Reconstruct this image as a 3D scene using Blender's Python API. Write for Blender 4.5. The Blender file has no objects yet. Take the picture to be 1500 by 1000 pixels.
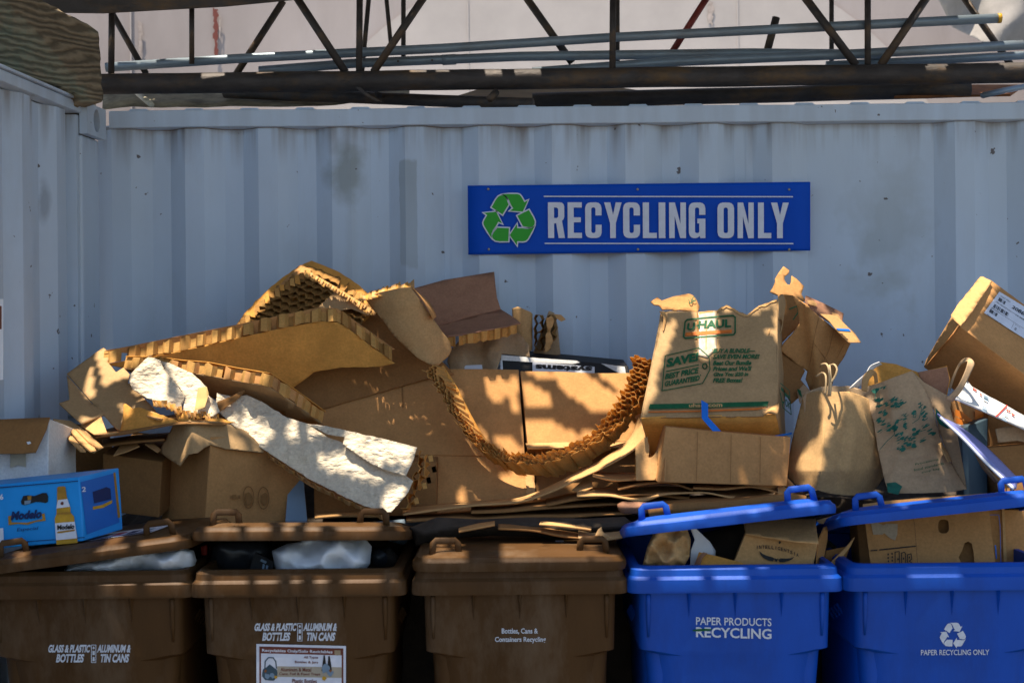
import bpy, bmesh, math, random
from mathutils import Vector, Matrix, noise
from mathutils.geometry import tessellate_polygon
random.seed(7)
V = Vector
sc = bpy.context.scene
COL = sc.collection

# ------------------------------------------------------------------ camera, sky, sun, exposure
ROLL, FPX = 0.0095, 2083.0
CAM = V((0.0, -5.34, 1.72))
RX, UX, FX = V((math.cos(ROLL), 0, -math.sin(ROLL))), V((math.sin(ROLL), 0, math.cos(ROLL))), V((0, 1, 0))
cd = bpy.data.cameras.new('camera'); cam = bpy.data.objects.new('camera', cd); COL.objects.link(cam)
cd.lens = 50; cd.sensor_width = 36; cd.clip_end = 400; cd.clip_start = .05
cam.matrix_world = Matrix.Translation(CAM) @ Matrix((RX, UX, -FX)).transposed().to_4x4()
cd.dof.use_dof = True; cd.dof.focus_distance = 4.75; cd.dof.aperture_fstop = 4.5
sc.camera = cam
SUN = V((-0.16, -0.15, 1.0)).normalized()          # towards the sun
elev = math.asin(SUN.z); azim = math.atan2(SUN.x, SUN.y)
w = bpy.data.worlds.new('World'); sc.world = w; w.use_nodes = True
nt = w.node_tree; bg = nt.nodes['Background']; sky = nt.nodes.new('ShaderNodeTexSky')
sky.sky_type = 'NISHITA'; sky.sun_disc = False; sky.sun_elevation = elev; sky.sun_rotation = azim
nt.links.new(sky.outputs[0], bg.inputs[0]); bg.inputs[1].default_value = 0.10
sd = bpy.data.lights.new('sun', 'SUN'); so = bpy.data.objects.new('sun', sd); COL.objects.link(so)
sd.energy = 5.0; sd.angle = math.radians(.6); sd.color = (1, .90, .75)
so.rotation_euler = SUN.to_track_quat('Z', 'Y').to_euler(); so.location = (0, 0, 8)
sc.view_settings.view_transform = 'Standard'; sc.view_settings.look = 'None'
sc.view_settings.exposure = 1.1; sc.view_settings.gamma = 1

# ------------------------------------------------------------------ pixel <-> place
def ray(px, py): return FX + RX * ((px - 750) / FPX) + UX * ((500 - py) / FPX)
def P(px, py, Y): return CAM + ray(px, py) * (Y - CAM.y)
def px_of(p):
    d = p - CAM; return (750 + FPX * d.dot(RX) / d.y, 500 - FPX * d.dot(UX) / d.y)
def plane(a, b, c):
    """surface through three (px, py, Y) anchors; call with a pixel, get the point on that plane"""
    a, b, c = P(*a), P(*b), P(*c); n = (b - a).cross(c - a).normalized()
    def f(x, y):
        r = ray(x, y); return CAM + r * ((a - CAM).dot(n) / r.dot(n))
    return f
def relief(fn): return lambda x, y: P(x, y, fn(x, y))
def quad(tl, tr, br, bl):
    """bilinear patch, u right v up, corners as (px,py,Y) or points"""
    c = [q if isinstance(q, Vector) else P(*q) for q in (tl, tr, br, bl)]
    return lambda u, v: (c[3] * (1 - u) + c[2] * u) * (1 - v) + (c[0] * (1 - u) + c[1] * u) * v
def lerp(a, b, t): return a + (b - a) * t
def smooth(t): t = max(0, min(1, t)); return t * t * (3 - 2 * t)
def interp(pts, x):
    if x <= pts[0][0]: return pts[0][1]
    for (a, b), (c, d) in zip(pts, pts[1:]):
        if x <= c: return lerp(b, d, (x - a) / (c - a))
    return pts[-1][1]

# ------------------------------------------------------------------ materials
def mat(name, rgb, rough=.7, var=.18, scale=6, bump=.0, bscale=60, metal=0, spec=.35, fibre=0, dirt=None, dirt_amt=.0, dscale=3, trans=0, stretch=(1, 1, 1), coat=0, bdist=.01):
    m = bpy.data.materials.new(name); m.use_nodes = True; t = m.node_tree; N = t.nodes; L = t.links
    b = N['Principled BSDF']; b.inputs['Roughness'].default_value = rough; b.inputs['Metallic'].default_value = metal
    b.inputs['Specular IOR Level'].default_value = spec
    if coat: b.inputs['Coat Weight'].default_value = coat; b.inputs['Coat Roughness'].default_value = .25
    tc = N.new('ShaderNodeTexCoord'); mp = N.new('ShaderNodeMapping'); mp.inputs['Scale'].default_value = stretch
    L.new(tc.outputs['Object'], mp.inputs[0])
    n = N.new('ShaderNodeTexNoise'); n.inputs['Scale'].default_value = scale; n.inputs['Detail'].default_value = 6; n.inputs['Roughness'].default_value = .6
    L.new(mp.outputs[0], n.inputs['Vector'])
    r = N.new('ShaderNodeMapRange'); r.inputs[1].default_value = .3; r.inputs[2].default_value = .7
    r.inputs[3].default_value = 1 - var; r.inputs[4].default_value = 1 + var; L.new(n.outputs[0], r.inputs[0])
    mul = N.new('ShaderNodeMix'); mul.data_type = 'RGBA'; mul.blend_type = 'MULTIPLY'; mul.inputs[0].default_value = 1
    mul.inputs[6].default_value = (*rgb, 1); L.new(r.outputs[0], mul.inputs[7]); out = mul.outputs[2]
    if fibre:
        f = N.new('ShaderNodeTexNoise'); f.inputs['Scale'].default_value = 140; f.inputs['Detail'].default_value = 3
        L.new(tc.outputs['Object'], f.inputs['Vector'])
        r2 = N.new('ShaderNodeMapRange'); r2.inputs[1].default_value = .3; r2.inputs[2].default_value = .7; r2.inputs[3].default_value = 1 - fibre; r2.inputs[4].default_value = 1 + fibre
        L.new(f.outputs[0], r2.inputs[0]); m2 = N.new('ShaderNodeMix'); m2.data_type = 'RGBA'; m2.blend_type = 'MULTIPLY'; m2.inputs[0].default_value = 1
        L.new(out, m2.inputs[6]); L.new(r2.outputs[0], m2.inputs[7]); out = m2.outputs[2]
    if dirt:
        d = N.new('ShaderNodeTexNoise'); d.inputs['Scale'].default_value = dscale; d.inputs['Detail'].default_value = 9; d.inputs['Roughness'].default_value = .7
        L.new(mp.outputs[0], d.inputs['Vector'])
        r3 = N.new('ShaderNodeMapRange'); r3.inputs[1].default_value = .5; r3.inputs[2].default_value = .68; r3.inputs[4].default_value = dirt_amt
        L.new(d.outputs[0], r3.inputs[0]); m3 = N.new('ShaderNodeMix'); m3.data_type = 'RGBA'; L.new(r3.outputs[0], m3.inputs[0])
        L.new(out, m3.inputs[6]); m3.inputs[7].default_value = (*dirt, 1); out = m3.outputs[2]
    L.new(out, b.inputs['Base Color'])
    if bump:
        bn = N.new('ShaderNodeTexNoise'); bn.inputs['Scale'].default_value = bscale; bn.inputs['Detail'].default_value = 5
        L.new(mp.outputs[0], bn.inputs['Vector']); bp = N.new('ShaderNodeBump'); bp.inputs['Strength'].default_value = bump; bp.inputs['Distance'].default_value = bdist
        L.new(bn.outputs[0], bp.inputs['Height']); L.new(bp.outputs[0], b.inputs['Normal'])
    if trans:
        tr = N.new('ShaderNodeBsdfTranslucent'); mx = N.new('ShaderNodeMixShader'); mx.inputs[0].default_value = trans
        L.new(out, tr.inputs[0]); L.new(b.outputs[0], mx.inputs[1]); L.new(tr.outputs[0], mx.inputs[2]); L.new(mx.outputs[0], N['Material Output'].inputs[0])
    return m
def card(name, rgb, **k):
    k = {**dict(rough=.88, var=.16, scale=5, fibre=.10, bump=.12, bscale=45, spec=.15, dirt=tuple(c * .55 for c in rgb), dirt_amt=.45), **k}
    return mat(name, rgb, **k)
M = dict(
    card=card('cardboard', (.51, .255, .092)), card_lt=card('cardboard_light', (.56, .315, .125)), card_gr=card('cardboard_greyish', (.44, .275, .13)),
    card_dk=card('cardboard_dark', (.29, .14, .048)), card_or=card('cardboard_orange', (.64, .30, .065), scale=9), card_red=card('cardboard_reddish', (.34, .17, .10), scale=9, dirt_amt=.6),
    kraft=card('kraft_paper', (.54, .33, .145), bump=.35, bscale=14, trans=.12), kraft_gr=card('kraft_paper_grey', (.45, .30, .17), bump=.35, bscale=14),
    core=card('honeycomb_paper', (.74, .44, .14), trans=.4, bump=.1), core_dk=card('honeycomb_paper_dark', (.40, .205, .06), trans=.2), white_card=card('white_card', (.74, .72, .68), dirt=(.5, .42, .3), dirt_amt=.35),
    white_quilt=card('white_paper_facing', (.72, .60, .44), bump=.8, bscale=46, stretch=(1, 1, 1.7), bdist=.014, dirt=(.5, .38, .2), dirt_amt=.3, dscale=7),
    paper=mat('white_paper', (.78, .78, .80), .6, .06), bluegrey=mat('blue_grey_board', (.20, .28, .36), .6, .15), teal=mat('teal_carton', (.05, .085, .11), .5, .2),
    blue_box=mat('blue_carton', (.010, .29, .74), .45, .1), blue_box_dk=mat('blue_carton_dark_print', (.008, .13, .50), .45, .1),
    gold=mat('gold_print', (.55, .30, .02), .4, .25, 30), gold_dk=mat('amber_print', (.38, .19, .02), .4, .25, 30), navy=mat('navy_print', (.005, .02, .10), .5, .05),
    green_print=mat('green_print', (.006, .095, .032), .7, .25, 40), orange_print=mat('orange_print', (.62, .15, .02), .7, .15, 40), teal_print=mat('teal_green_print', (.008, .105, .068), .75, .3, 40),
    black_print=mat('black_print', (.015, .013, .012), .6, .2, 60), white_print=mat('white_print', (.62, .64, .68), .6, .15, 50), lilac_print=mat('pale_grey_print', (.72, .73, .79), .5, .08, 30),
    red_print=mat('red_print', (.55, .05, .03), .5, .15, 40), maroon=mat('maroon_print', (.16, .04, .025), .5, .1), buff=mat('buff_print', (.42, .36, .27), .5, .1),
    sign_blue=mat('sign_blue', (.003, .075, .50), .5, .08, 2, spec=.12), sign_green=mat('sign_green', (.02, .36, .012), .45, .05), tape_blue=mat('blue_tape', (.01, .16, .62), .45, .1),
    bin_brown=mat('brown_plastic', (.080, .038, .013), .50, .16, 7, .08, 90, dirt=(.17, .115, .07), dirt_amt=.55, dscale=5, stretch=(1, 1, .35), spec=.12), bin_blue=mat('blue_plastic', (.0006, .066, .40), .55, .12, 7, .06, 90, dirt=(.006, .04, .22), dirt_amt=.45, dscale=5, stretch=(1, 1, .35)),
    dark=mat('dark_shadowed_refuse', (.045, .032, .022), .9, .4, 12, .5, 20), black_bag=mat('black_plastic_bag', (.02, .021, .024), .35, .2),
    bag=mat('white_plastic_bag', (.84, .88, .92), .3, .10, 5, .2, 18, trans=.15), orange=mat('orange_carton', (.75, .21, .02), .5, .1), tape_tan=mat('yellowed_tape', (.52, .36, .12), .4, .2, 20), tape=mat('packing_tape', (.42, .36, .25), .3, .2, 20, spec=.5),
    steel_dk=mat('dark_rusty_steel', (.060, .050, .045), .6, .35, 14, .35, 60, metal=.3, dirt=(.16, .09, .035), dirt_amt=.8, dscale=8, stretch=(.5, 1, 1)),
    pipe=mat('grey_painted_pipe', (.22, .27, .31), .4, .2, 10, .12, 50, metal=.25, dirt=(.15, .13, .11), dirt_amt=.5, dscale=9, stretch=(.35, 1, 1)),
    steel=mat('screw_steel', (.35, .30, .22), .4, .2, 30, metal=.8), rust=mat('rusty_plate', (.28, .10, .03), .9, .4, 12, .3, 50),
    ground=mat('asphalt', (.10, .095, .09), .9, .3, 20, .3, 120), roof=mat('container_roof_paint', (.42, .44, .46), .6, .2, 5),
    panel=mat('pinkish_grey_panel', (.33, .275, .25), .8, .12, 2.2, .1, 30, dirt=(.40, .34, .32), dirt_amt=.5, dscale=2.5, stretch=(1, 1, .3)), disc=mat('pale_painted_circle', (.40, .345, .31), .8, .1, 3),
    pale=mat('pale_blue_foam', (.42, .52, .60), .8, .15, 9, .3, 40), panel_stain=mat('panel_stain', (.36, .29, .25), .9, .3, 30), cloth=mat('grey_cloth', (.24, .22, .20), .9, .2, 8), roof_cloth=mat('tan_roof_sheet', (.30, .25, .16), .9, .5, 9, .4, 30, dirt=(.08, .055, .03), dirt_amt=.9, dscale=6), strap=mat('cream_plastic_hose', (.62, .56, .42), .5, .2, 18), shade=mat('sun_blocker_brown', (.22, .20, .17), .9, .15, 8), cord=card('twisted_paper_cord', (.52, .37, .20)),  # shade: colour of the added overhead sun blocker
    wood_dk=mat('weathered_lumber', (.20, .13, .06), .9, .35, 10, .5, 40, stretch=(.3, 1, 3)), red_paint=mat('worn_red_paint', (.20, .03, .02), .6, .4, 20))

def wall_paint(name, blobs, xax='X', runs=True):
    m = mat(name, (.55, .645, .76), .5, .07, 3, .06, 50, spec=.3, dirt=(.40, .43, .46), dirt_amt=.35, dscale=2.2, stretch=(1, 1, .35))
    t = m.node_tree; N = t.nodes; L = t.links; b = N['Principled BSDF']; src = b.inputs['Base Color'].links[0].from_socket
    tc = [n for n in N if n.type == 'TEX_COORD'][0]
    sep = N.new('ShaderNodeSeparateXYZ'); L.new(tc.outputs['Object'], sep.inputs[0])
    nz = N.new('ShaderNodeTexNoise'); nz.inputs['Scale'].default_value = 11; nz.inputs['Detail'].default_value = 6; L.new(tc.outputs['Object'], nz.inputs['Vector'])
    def mth(op, a, c):
        q = N.new('ShaderNodeMath'); q.operation = op
        for i, v in enumerate((a, c)):
            if isinstance(v, (int, float)): q.inputs[i].default_value = v
            else: L.new(v, q.inputs[i])
        return q.outputs[0]
    for (cx, cz, rx, rz, amt, col, hard) in blobs:       # old graffiti and paint-out patches
        dx = mth('DIVIDE', mth('ABSOLUTE', mth('SUBTRACT', sep.outputs[xax], cx), 0), rx); dz = mth('DIVIDE', mth('ABSOLUTE', mth('SUBTRACT', sep.outputs['Z'], cz), 0), rz)
        d = mth('MAXIMUM', dx, dz) if hard else mth('SQRT', mth('ADD', mth('MULTIPLY', dx, dx), mth('MULTIPLY', dz, dz)), 0)
        d = mth('ADD', d, mth('MULTIPLY', mth('SUBTRACT', nz.outputs[0], .5), .45 if hard else 1.5))
        mr = N.new('ShaderNodeMapRange'); L.new(d, mr.inputs[0]); mr.inputs[1].default_value = 1.0; mr.inputs[2].default_value = .93 if hard else .3; mr.inputs[3].default_value = 0; mr.inputs[4].default_value = amt
        mx = N.new('ShaderNodeMix'); mx.data_type = 'RGBA'; L.new(mr.outputs[0], mx.inputs[0]); L.new(src, mx.inputs[6]); mx.inputs[7].default_value = (*col, 1); src = mx.outputs[2]
    mo = N.new('ShaderNodeTexNoise'); mo.inputs['Scale'].default_value = 1.1; mo.inputs['Detail'].default_value = 5; L.new(tc.outputs['Object'], mo.inputs['Vector'])     # faded patches
    mr = N.new('ShaderNodeMapRange'); L.new(mo.outputs[0], mr.inputs[0]); mr.inputs[1].default_value = .38; mr.inputs[2].default_value = .66; mr.inputs[4].default_value = .55
    mx = N.new('ShaderNodeMix'); mx.data_type = 'RGBA'; L.new(mr.outputs[0], mx.inputs[0]); L.new(src, mx.inputs[6]); mx.inputs[7].default_value = (.53, .585, .63, 1); src = mx.outputs[2]
    mp3 = N.new('ShaderNodeMapping'); mp3.inputs['Scale'].default_value = (17, 17, 1.3); L.new(tc.outputs['Object'], mp3.inputs[0])                 # rust and dirt runs below the rail
    ru = N.new('ShaderNodeTexNoise'); ru.inputs['Scale'].default_value = 1; ru.inputs['Detail'].default_value = 6; L.new(mp3.outputs[0], ru.inputs['Vector'])
    hz = N.new('ShaderNodeMapRange'); L.new(sep.outputs['Z'], hz.inputs[0]); hz.inputs[1].default_value = 2.28; hz.inputs[2].default_value = 2.54
    m4 = mth('MULTIPLY', mth('POWER', hz.outputs[0], 2.2), mth('SUBTRACT', ru.outputs[0], .40)); mr = N.new('ShaderNodeMapRange'); L.new(m4, mr.inputs[0]); mr.inputs[1].default_value = .02; mr.inputs[2].default_value = .22; mr.inputs[4].default_value = .7 if runs else .12
    mx = N.new('ShaderNodeMix'); mx.data_type = 'RGBA'; L.new(mr.outputs[0], mx.inputs[0]); L.new(src, mx.inputs[6]); mx.inputs[7].default_value = (.17, .12, .08, 1); src = mx.outputs[2]
    sp = N.new('ShaderNodeTexNoise'); sp.inputs['Scale'].default_value = 26; sp.inputs['Detail'].default_value = 4; L.new(tc.outputs['Object'], sp.inputs['Vector'])   # rust specks
    mr = N.new('ShaderNodeMapRange'); L.new(sp.outputs[0], mr.inputs[0]); mr.inputs[1].default_value = .722; mr.inputs[2].default_value = .74; mr.inputs[4].default_value = .85
    mx = N.new('ShaderNodeMix'); mx.data_type = 'RGBA'; L.new(mr.outputs[0], mx.inputs[0]); L.new(src, mx.inputs[6]); mx.inputs[7].default_value = (.07, .035, .02, 1); L.new(mx.outputs[2], b.inputs['Base Color'])
    return m

# ------------------------------------------------------------------ object helpers
def tag(o, lab):
    if lab:
        o['label'] = lab[0]; o['category'] = lab[1]
        if len(lab) > 2 and lab[2]: o['group'] = lab[2]
    return o
def thing(name, lab, loc=(0, 0, 0), rotz=0):
    o = bpy.data.objects.new(name, None); COL.objects.link(o); o.location = loc; o.rotation_euler.z = rotz; o.empty_display_size = .1
    return tag(o, lab)
def obj(name, bm, m, parent=None, lab=None, kind=None, smooth_=False, local=False, recalc=False):
    if recalc: bmesh.ops.recalc_face_normals(bm, faces=bm.faces[:])
    me = bpy.data.meshes.new(name)
    if not local:
        lo = V((1e9,) * 3); hi = -lo
        for v in bm.verts:
            for i in range(3): lo[i] = min(lo[i], v.co[i]); hi[i] = max(hi[i], v.co[i])
        c = (lo + hi) / 2
        for v in bm.verts: v.co -= c
    bm.to_mesh(me); bm.free()
    for mm in (m if isinstance(m, (list, tuple)) else [m]): me.materials.append(mm)
    if smooth_: me.polygons.foreach_set('use_smooth', [True] * len(me.polygons))
    o = bpy.data.objects.new(name, me); COL.objects.link(o)
    if parent is not None: o.parent = parent
    if not local: o.location = c if parent is None else parent_inv(parent) @ c
    if parent is not None and not local:
        o.rotation_euler.z = -root_rot(parent)
    if kind: o['kind'] = kind
    return tag(o, lab)
def world_of(o):
    m = Matrix.Translation(o.location) @ o.rotation_euler.to_matrix().to_4x4()
    return m if o.parent is None else world_of(o.parent) @ m
def parent_inv(o): return world_of(o).inverted()
def root_rot(o): return world_of(o).to_euler().z
def solid(o, th, off=-1.0):
    md = o.modifiers.new('thickness', 'SOLIDIFY'); md.thickness = th; md.offset = off; return o
def bevel(o, wd=.004, seg=2):
    md = o.modifiers.new('edges', 'BEVEL'); md.width = wd; md.segments = seg; md.limit_method = 'ANGLE'; return o

def rag(pts, step, amp, seed=1):
    rnd = random.Random(seed); out = []
    for a, b in zip(pts, pts[1:] + pts[:1]):
        a, b = V(a), V(b); n = max(1, int((b - a).length / step))
        for i in range(n):
            p = a.lerp(b, i / n)
            if i: p = p + V((rnd.uniform(-amp, amp), rnd.uniform(-amp, amp)))
            out.append((p.x, p.y))
    return out
def flat_bm(outline, holes=(), grid=None):
    loops = [[V((x, y, 0)) for x, y in outline]] + [[V((x, y, 0)) for x, y in h] for h in holes]
    bm = bmesh.new(); vs = [bm.verts.new(p) for lp in loops for p in lp]
    for t in tessellate_polygon(loops):
        try: bm.faces.new([vs[i] for i in t])
        except ValueError: pass
    bm.normal_update()
    for f in bm.faces:
        if f.normal.z < 0: f.normal_flip()
    if grid:
        xs = [p[0] for p in outline]; ys = [p[1] for p in outline]
        for k, (lo, hi) in enumerate(((min(xs), max(xs)), (min(ys), max(ys)))):
            q = lo + grid
            while q < hi:
                co, no = [0, 0, 0], [0, 0, 0]; co[k] = q; no[k] = 1
                bmesh.ops.bisect_plane(bm, geom=bm.verts[:] + bm.edges[:] + bm.faces[:], dist=1e-4, plane_co=co, plane_no=no); q += grid
    return bm
def to_surface(bm, surf, off=0, crumple=None):
    for v in bm.verts:
        p = surf(v.co.x, v.co.y); d = (CAM - p).normalized(); q = off
        if crumple:
            if len(crumple) > 2: q += crumple[2] * (.7 - noise.voronoi(V((p.x, p.y * .5, p.z)) * crumple[1])[0][0] - .5 * noise.voronoi(V((p.x, p.y * .5, p.z)) * crumple[1] * 2.2)[0][0])
            q += crumple[0] * noise.noise(V((p.x, p.z, p.y)) * crumple[1]) + crumple[0] * .4 * noise.noise(V((p.x, p.z, p.y + 3)) * crumple[1] * 2.7)
        v.co = p + d * q
    bm.normal_update()
    s = sum((f.normal.dot(CAM - f.calc_center_median()) * f.calc_area() for f in bm.faces))
    if s < 0:
        for f in bm.faces: f.normal_flip()
    return bm
def sheet(name, outline, surf, m, th=.004, grid=None, holes=(), crumple=None, parent=None, lab=None, ragged=None, off=0, seed=1, smooth_=None):
    if ragged: outline = rag(outline, ragged[0], ragged[1], seed)
    bm = to_surface(flat_bm(outline, holes, grid), surf, off, crumple)
    o = obj(name, bm, m, parent, lab, smooth_=bool(grid) if smooth_ is None else smooth_)
    return solid(o, th) if th else o
def pillow(name, outline, surf, m, depth, edge, grid=6, crumple=(.006, 14), parent=None, lab=None, back=1.0):
    """closed stuffed shape: outline on a surface, bulging to both sides"""
    bm = flat_bm(outline, (), grid); seg = [(V(a), V(b)) for a, b in zip(outline, outline[1:] + outline[:1])]
    fr = []; front = {}; bk = {}
    out = bmesh.new()
    for v in bm.verts:
        p2 = V((v.co.x, v.co.y)); dm = 1e9
        for a, b in seg:
            ab = b - a; t = max(0, min(1, (p2 - a).dot(ab) / max(1e-9, ab.length_squared))); dm = min(dm, (p2 - a - ab * t).length)
        s = 1 - math.exp(-dm / edge); p = surf(v.co.x, v.co.y); d = (CAM - p).normalized()
        pv = V((p.x, p.y * .6, p.z * .8)) * crumple[1]; c = crumple[0] * (1.1 * noise.voronoi(pv)[0][0] - .5 + .7 * noise.noise(p * crumple[1] * .7) + .35 * noise.voronoi(pv * 2.3)[0][0]) * min(1, s * 2)
        front[v] = out.verts.new(p + d * (depth * s + c)); bk[v] = front[v] if dm < 1e-3 else out.verts.new(p - d * (depth * s * back))
    for f in bm.faces:
        out.faces.new([front[v] for v in f.verts])
        try: out.faces.new([bk[v] for v in reversed(f.verts)])
        except ValueError: pass
    bm.free(); bmesh.ops.recalc_face_normals(out, faces=out.faces[:])
    return obj(name, out, m, parent, lab, smooth_=True)
def hexa(name, front, back, m, parent=None, lab=None, n=6, dent=.004, dsc=5, bev=.003, open_top=False):
    """carton: four front corners (tl,tr,br,bl) and the vector to the back face (or four back corners)"""
    f = [q if isinstance(q, Vector) else P(*q) for q in front]
    b = [p + back for p in f] if isinstance(back, Vector) else [q if isinstance(q, Vector) else P(*q) for q in back]
    bm = bmesh.new(); cen = sum(f + b, V()) / 8
    faces = [(f[0], f[1], f[2], f[3]), (b[1], b[0], b[3], b[2]), (b[0], f[0], f[3], b[3]), (f[1], b[1], b[2], f[2]), (f[3], f[2], b[2], b[3])]
    if not open_top: faces.append((b[0], b[1], f[1], f[0]))
    for q in faces:
        g = [[None] * (n + 1) for _ in range(n + 1)]
        for i in range(n + 1):
            for j in range(n + 1):
                u, v = i / n, j / n; p = (q[0] * (1 - u) + q[1] * u) * (1 - v) + (q[3] * (1 - u) + q[2] * u) * v
                k = noise.noise(p * dsc) * dent; g[i][j] = bm.verts.new(p + (p - cen).normalized() * k)
        for i in range(n):
            for j in range(n): bm.faces.new([g[i][j], g[i + 1][j], g[i + 1][j + 1], g[i][j + 1]])
    bmesh.ops.remove_doubles(bm, verts=bm.verts[:], dist=1e-4); bmesh.ops.recalc_face_normals(bm, faces=bm.faces[:])
    o = obj(name, bm, m, parent, lab)
    if open_top: solid(o, .005)
    elif bev: bevel(o, bev)
    return o
def box(bm, lo, hi):
    r = bmesh.ops.create_cube(bm, size=1); lo, hi = V(lo), V(hi)
    for v in r['verts']: v.co = V(((v.co.x + .5) * (hi.x - lo.x) + lo.x, (v.co.y + .5) * (hi.y - lo.y) + lo.y, (v.co.z + .5) * (hi.z - lo.z) + lo.z))
    return r['verts']
def tube_bm(pts, rad, seg=10, bm=None, flat=1.0):
    bm = bm or bmesh.new(); rings = []
    for i, p in enumerate(pts):
        t = (pts[min(i + 1, len(pts) - 1)] - pts[max(i - 1, 0)]).normalized()
        s = t.cross(V((0, 0, 1))); s = s.normalized() if s.length > 1e-3 else V((1, 0, 0)); u = s.cross(t)
        r = rad[i] if isinstance(rad, (list, tuple)) else rad
        rings.append([bm.verts.new(p + (s * math.cos(a) + u * math.sin(a) * flat) * r) for a in (2 * math.pi * k / seg for k in range(seg))])
    for a, b in zip(rings, rings[1:]):
        for k in range(seg): bm.faces.new([a[k], a[(k + 1) % seg], b[(k + 1) % seg], b[k]])
    bm.faces.new(rings[0][::-1]); bm.faces.new(rings[-1]); return bm
def tube(name, pts, rad, m, parent=None, lab=None, seg=12):
    return obj(name, tube_bm(pts, rad, seg), m, parent, lab, smooth_=True, recalc=True)
def ribbon(name, front, back, m, th=.005, sub=6, parent=None, lab=None, wav=0, seed=0, cross=5):
    """sheet lofted from its front edge to its back edge, both polylines of (px,py,Y)"""
    a = [P(*q) for q in front]; b = [P(*q) for q in back]
    def res(c, n):
        out = []
        for i in range(n + 1):
            t = i / n * (len(c) - 1); k = min(int(t), len(c) - 2); f = t - k
            p0, p1, p2, p3 = c[max(k - 1, 0)], c[k], c[k + 1], c[min(k + 2, len(c) - 1)]
            out.append(.5 * (2 * p1 + (p2 - p0) * f + (2 * p0 - 5 * p1 + 4 * p2 - p3) * f * f + (3 * p1 - p0 - 3 * p2 + p3) * f ** 3))
        return out
    n = sub * max(len(a), len(b)); ra, rb = res(a, n), res(b, n); bm = bmesh.new(); g = []
    for i in range(n + 1):
        row = []
        for j in range(cross + 1):
            p = ra[i].lerp(rb[i], j / cross)
            if wav: p = p + V((0, noise.noise(V((p.x * 9, seed, j))) * wav * .8, noise.noise(V((p.x * 6, p.y * 5 + seed, seed))) * wav))
            row.append(bm.verts.new(p))
        g.append(row)
    for i in range(n):
        for j in range(cross): bm.faces.new([g[i][j], g[i + 1][j], g[i + 1][j + 1], g[i][j + 1]])
    bm.normal_update()
    o = obj(name, bm, m, parent, lab, smooth_=True); return solid(o, th, 0)
def inside(pt, poly):
    x, y = pt; c = False
    for (x1, y1), (x2, y2) in zip(poly, poly[1:] + poly[:1]):
        if (y1 > y) != (y2 > y) and x < (x2 - x1) * (y - y1) / (y2 - y1) + x1: c = not c
    return c
def honey(name, region, mapper, cell, m, parent=None, lab=None, jit=.12, bend=.12, rot=0, seed=3, ysq=1.0, th=.0009):
    """paper honeycomb core: cell walls over a region, each wall a small upright strip; mapper(x,y,w) gives the place"""
    rnd = random.Random(seed); a = cell / math.sqrt(3); cr, sr = math.cos(rot), math.sin(rot); bm = bmesh.new(); cache = {}
    xs = [p[0] for p in region]; ys = [p[1] for p in region]; cx, cy = (min(xs) + max(xs)) / 2, (min(ys) + max(ys)) / 2; R = max(max(xs) - min(xs), max(ys) - min(ys)) / ysq
    def node(x, y):
        X, Y = cx + x * cr - y * sr * ysq, cy + x * sr + y * cr * ysq; return (X, Y)
    def vert(k, xy, wl):
        key = (k, wl)
        if key not in cache:
            w_ = wl + rnd.uniform(-jit, jit * .6) * (1 if wl == 0 else .3)
            cache[key] = bm.verts.new(mapper(xy[0] + rnd.uniform(-1, 1) * bend * cell, xy[1] + rnd.uniform(-1, 1) * bend * cell, w_))
        return cache[key]
    n = int(R / cell) + 3; done = set()
    for i in range(-n, n):
        for j in range(-n, n):
            hx, hy = i * 1.5 * a, (j + .5 * (i % 2)) * cell
            ring = [(hx + a * math.cos(t * math.pi / 3), hy + a * math.sin(t * math.pi / 3)) for t in range(6)]
            for p, q in zip(ring, ring[1:] + ring[:1]):
                kp, kq = (round(p[0] * 50), round(p[1] * 50)), (round(q[0] * 50), round(q[1] * 50)); e = (min(kp, kq), max(kp, kq))
                kp = (round(p[0] / (a / 4)), round(p[1] / (a / 4))); kq = (round(q[0] / (a / 4)), round(q[1] / (a / 4))); e = (min(kp, kq), max(kp, kq))
                if e in done: continue
                done.add(e); P_, Q_ = node(*p), node(*q)
                if inside(P_, region) and inside(Q_, region):
                    try: bm.faces.new([vert(kp, P_, 0), vert(kq, Q_, 0), vert(kq, Q_, 1), vert(kp, P_, 1)])
                    except ValueError: pass
    o = obj(name, bm, m, parent, lab)
    return solid(o, th, 0) if th else o

# ------------------------------------------------------------------ lettering: font curves turned into mesh and laid on a surface
_fonts = {}
def text_bm(s, bold=.0):
    key = (s, bold)
    c = bpy.data.curves.new('t', 'FONT'); c.body = s; c.offset = bold; c.resolution_u = 3; o = bpy.data.objects.new('t', c); COL.objects.link(o)
    dg = bpy.context.evaluated_depsgraph_get(); me = bpy.data.meshes.new_from_object(o.evaluated_get(dg))
    bm = bmesh.new(); bm.from_mesh(me); bpy.data.objects.remove(o); bpy.data.curves.remove(c); bpy.data.meshes.remove(me)
    xs = [v.co.x for v in bm.verts]; ys = [v.co.y for v in bm.verts]; x0, x1, y0, y1 = min(xs), max(xs), min(ys), max(ys)
    for v in bm.verts: v.co = V(((v.co.x - x0) / (x1 - x0), (v.co.y - y0) / (y1 - y0), 0))
    return bm
def letters(name, s, corners, surf, m, parent, bold=.02, off=.0025):
    """corners tl,tr,br,bl in pixels; surf(px,py) gives the place"""
    tl, tr, br, bl = [V(c) for c in corners]; bm = text_bm(s, bold)
    for v in bm.verts:
        u, q = v.co.x, v.co.y; p2 = (bl * (1 - u) + br * u) * (1 - q) + (tl * (1 - u) + tr * u) * q
        p = surf(p2.x, p2.y); v.co = p + (CAM - p).normalized() * off
    return obj(name, bm, m, parent)
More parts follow.
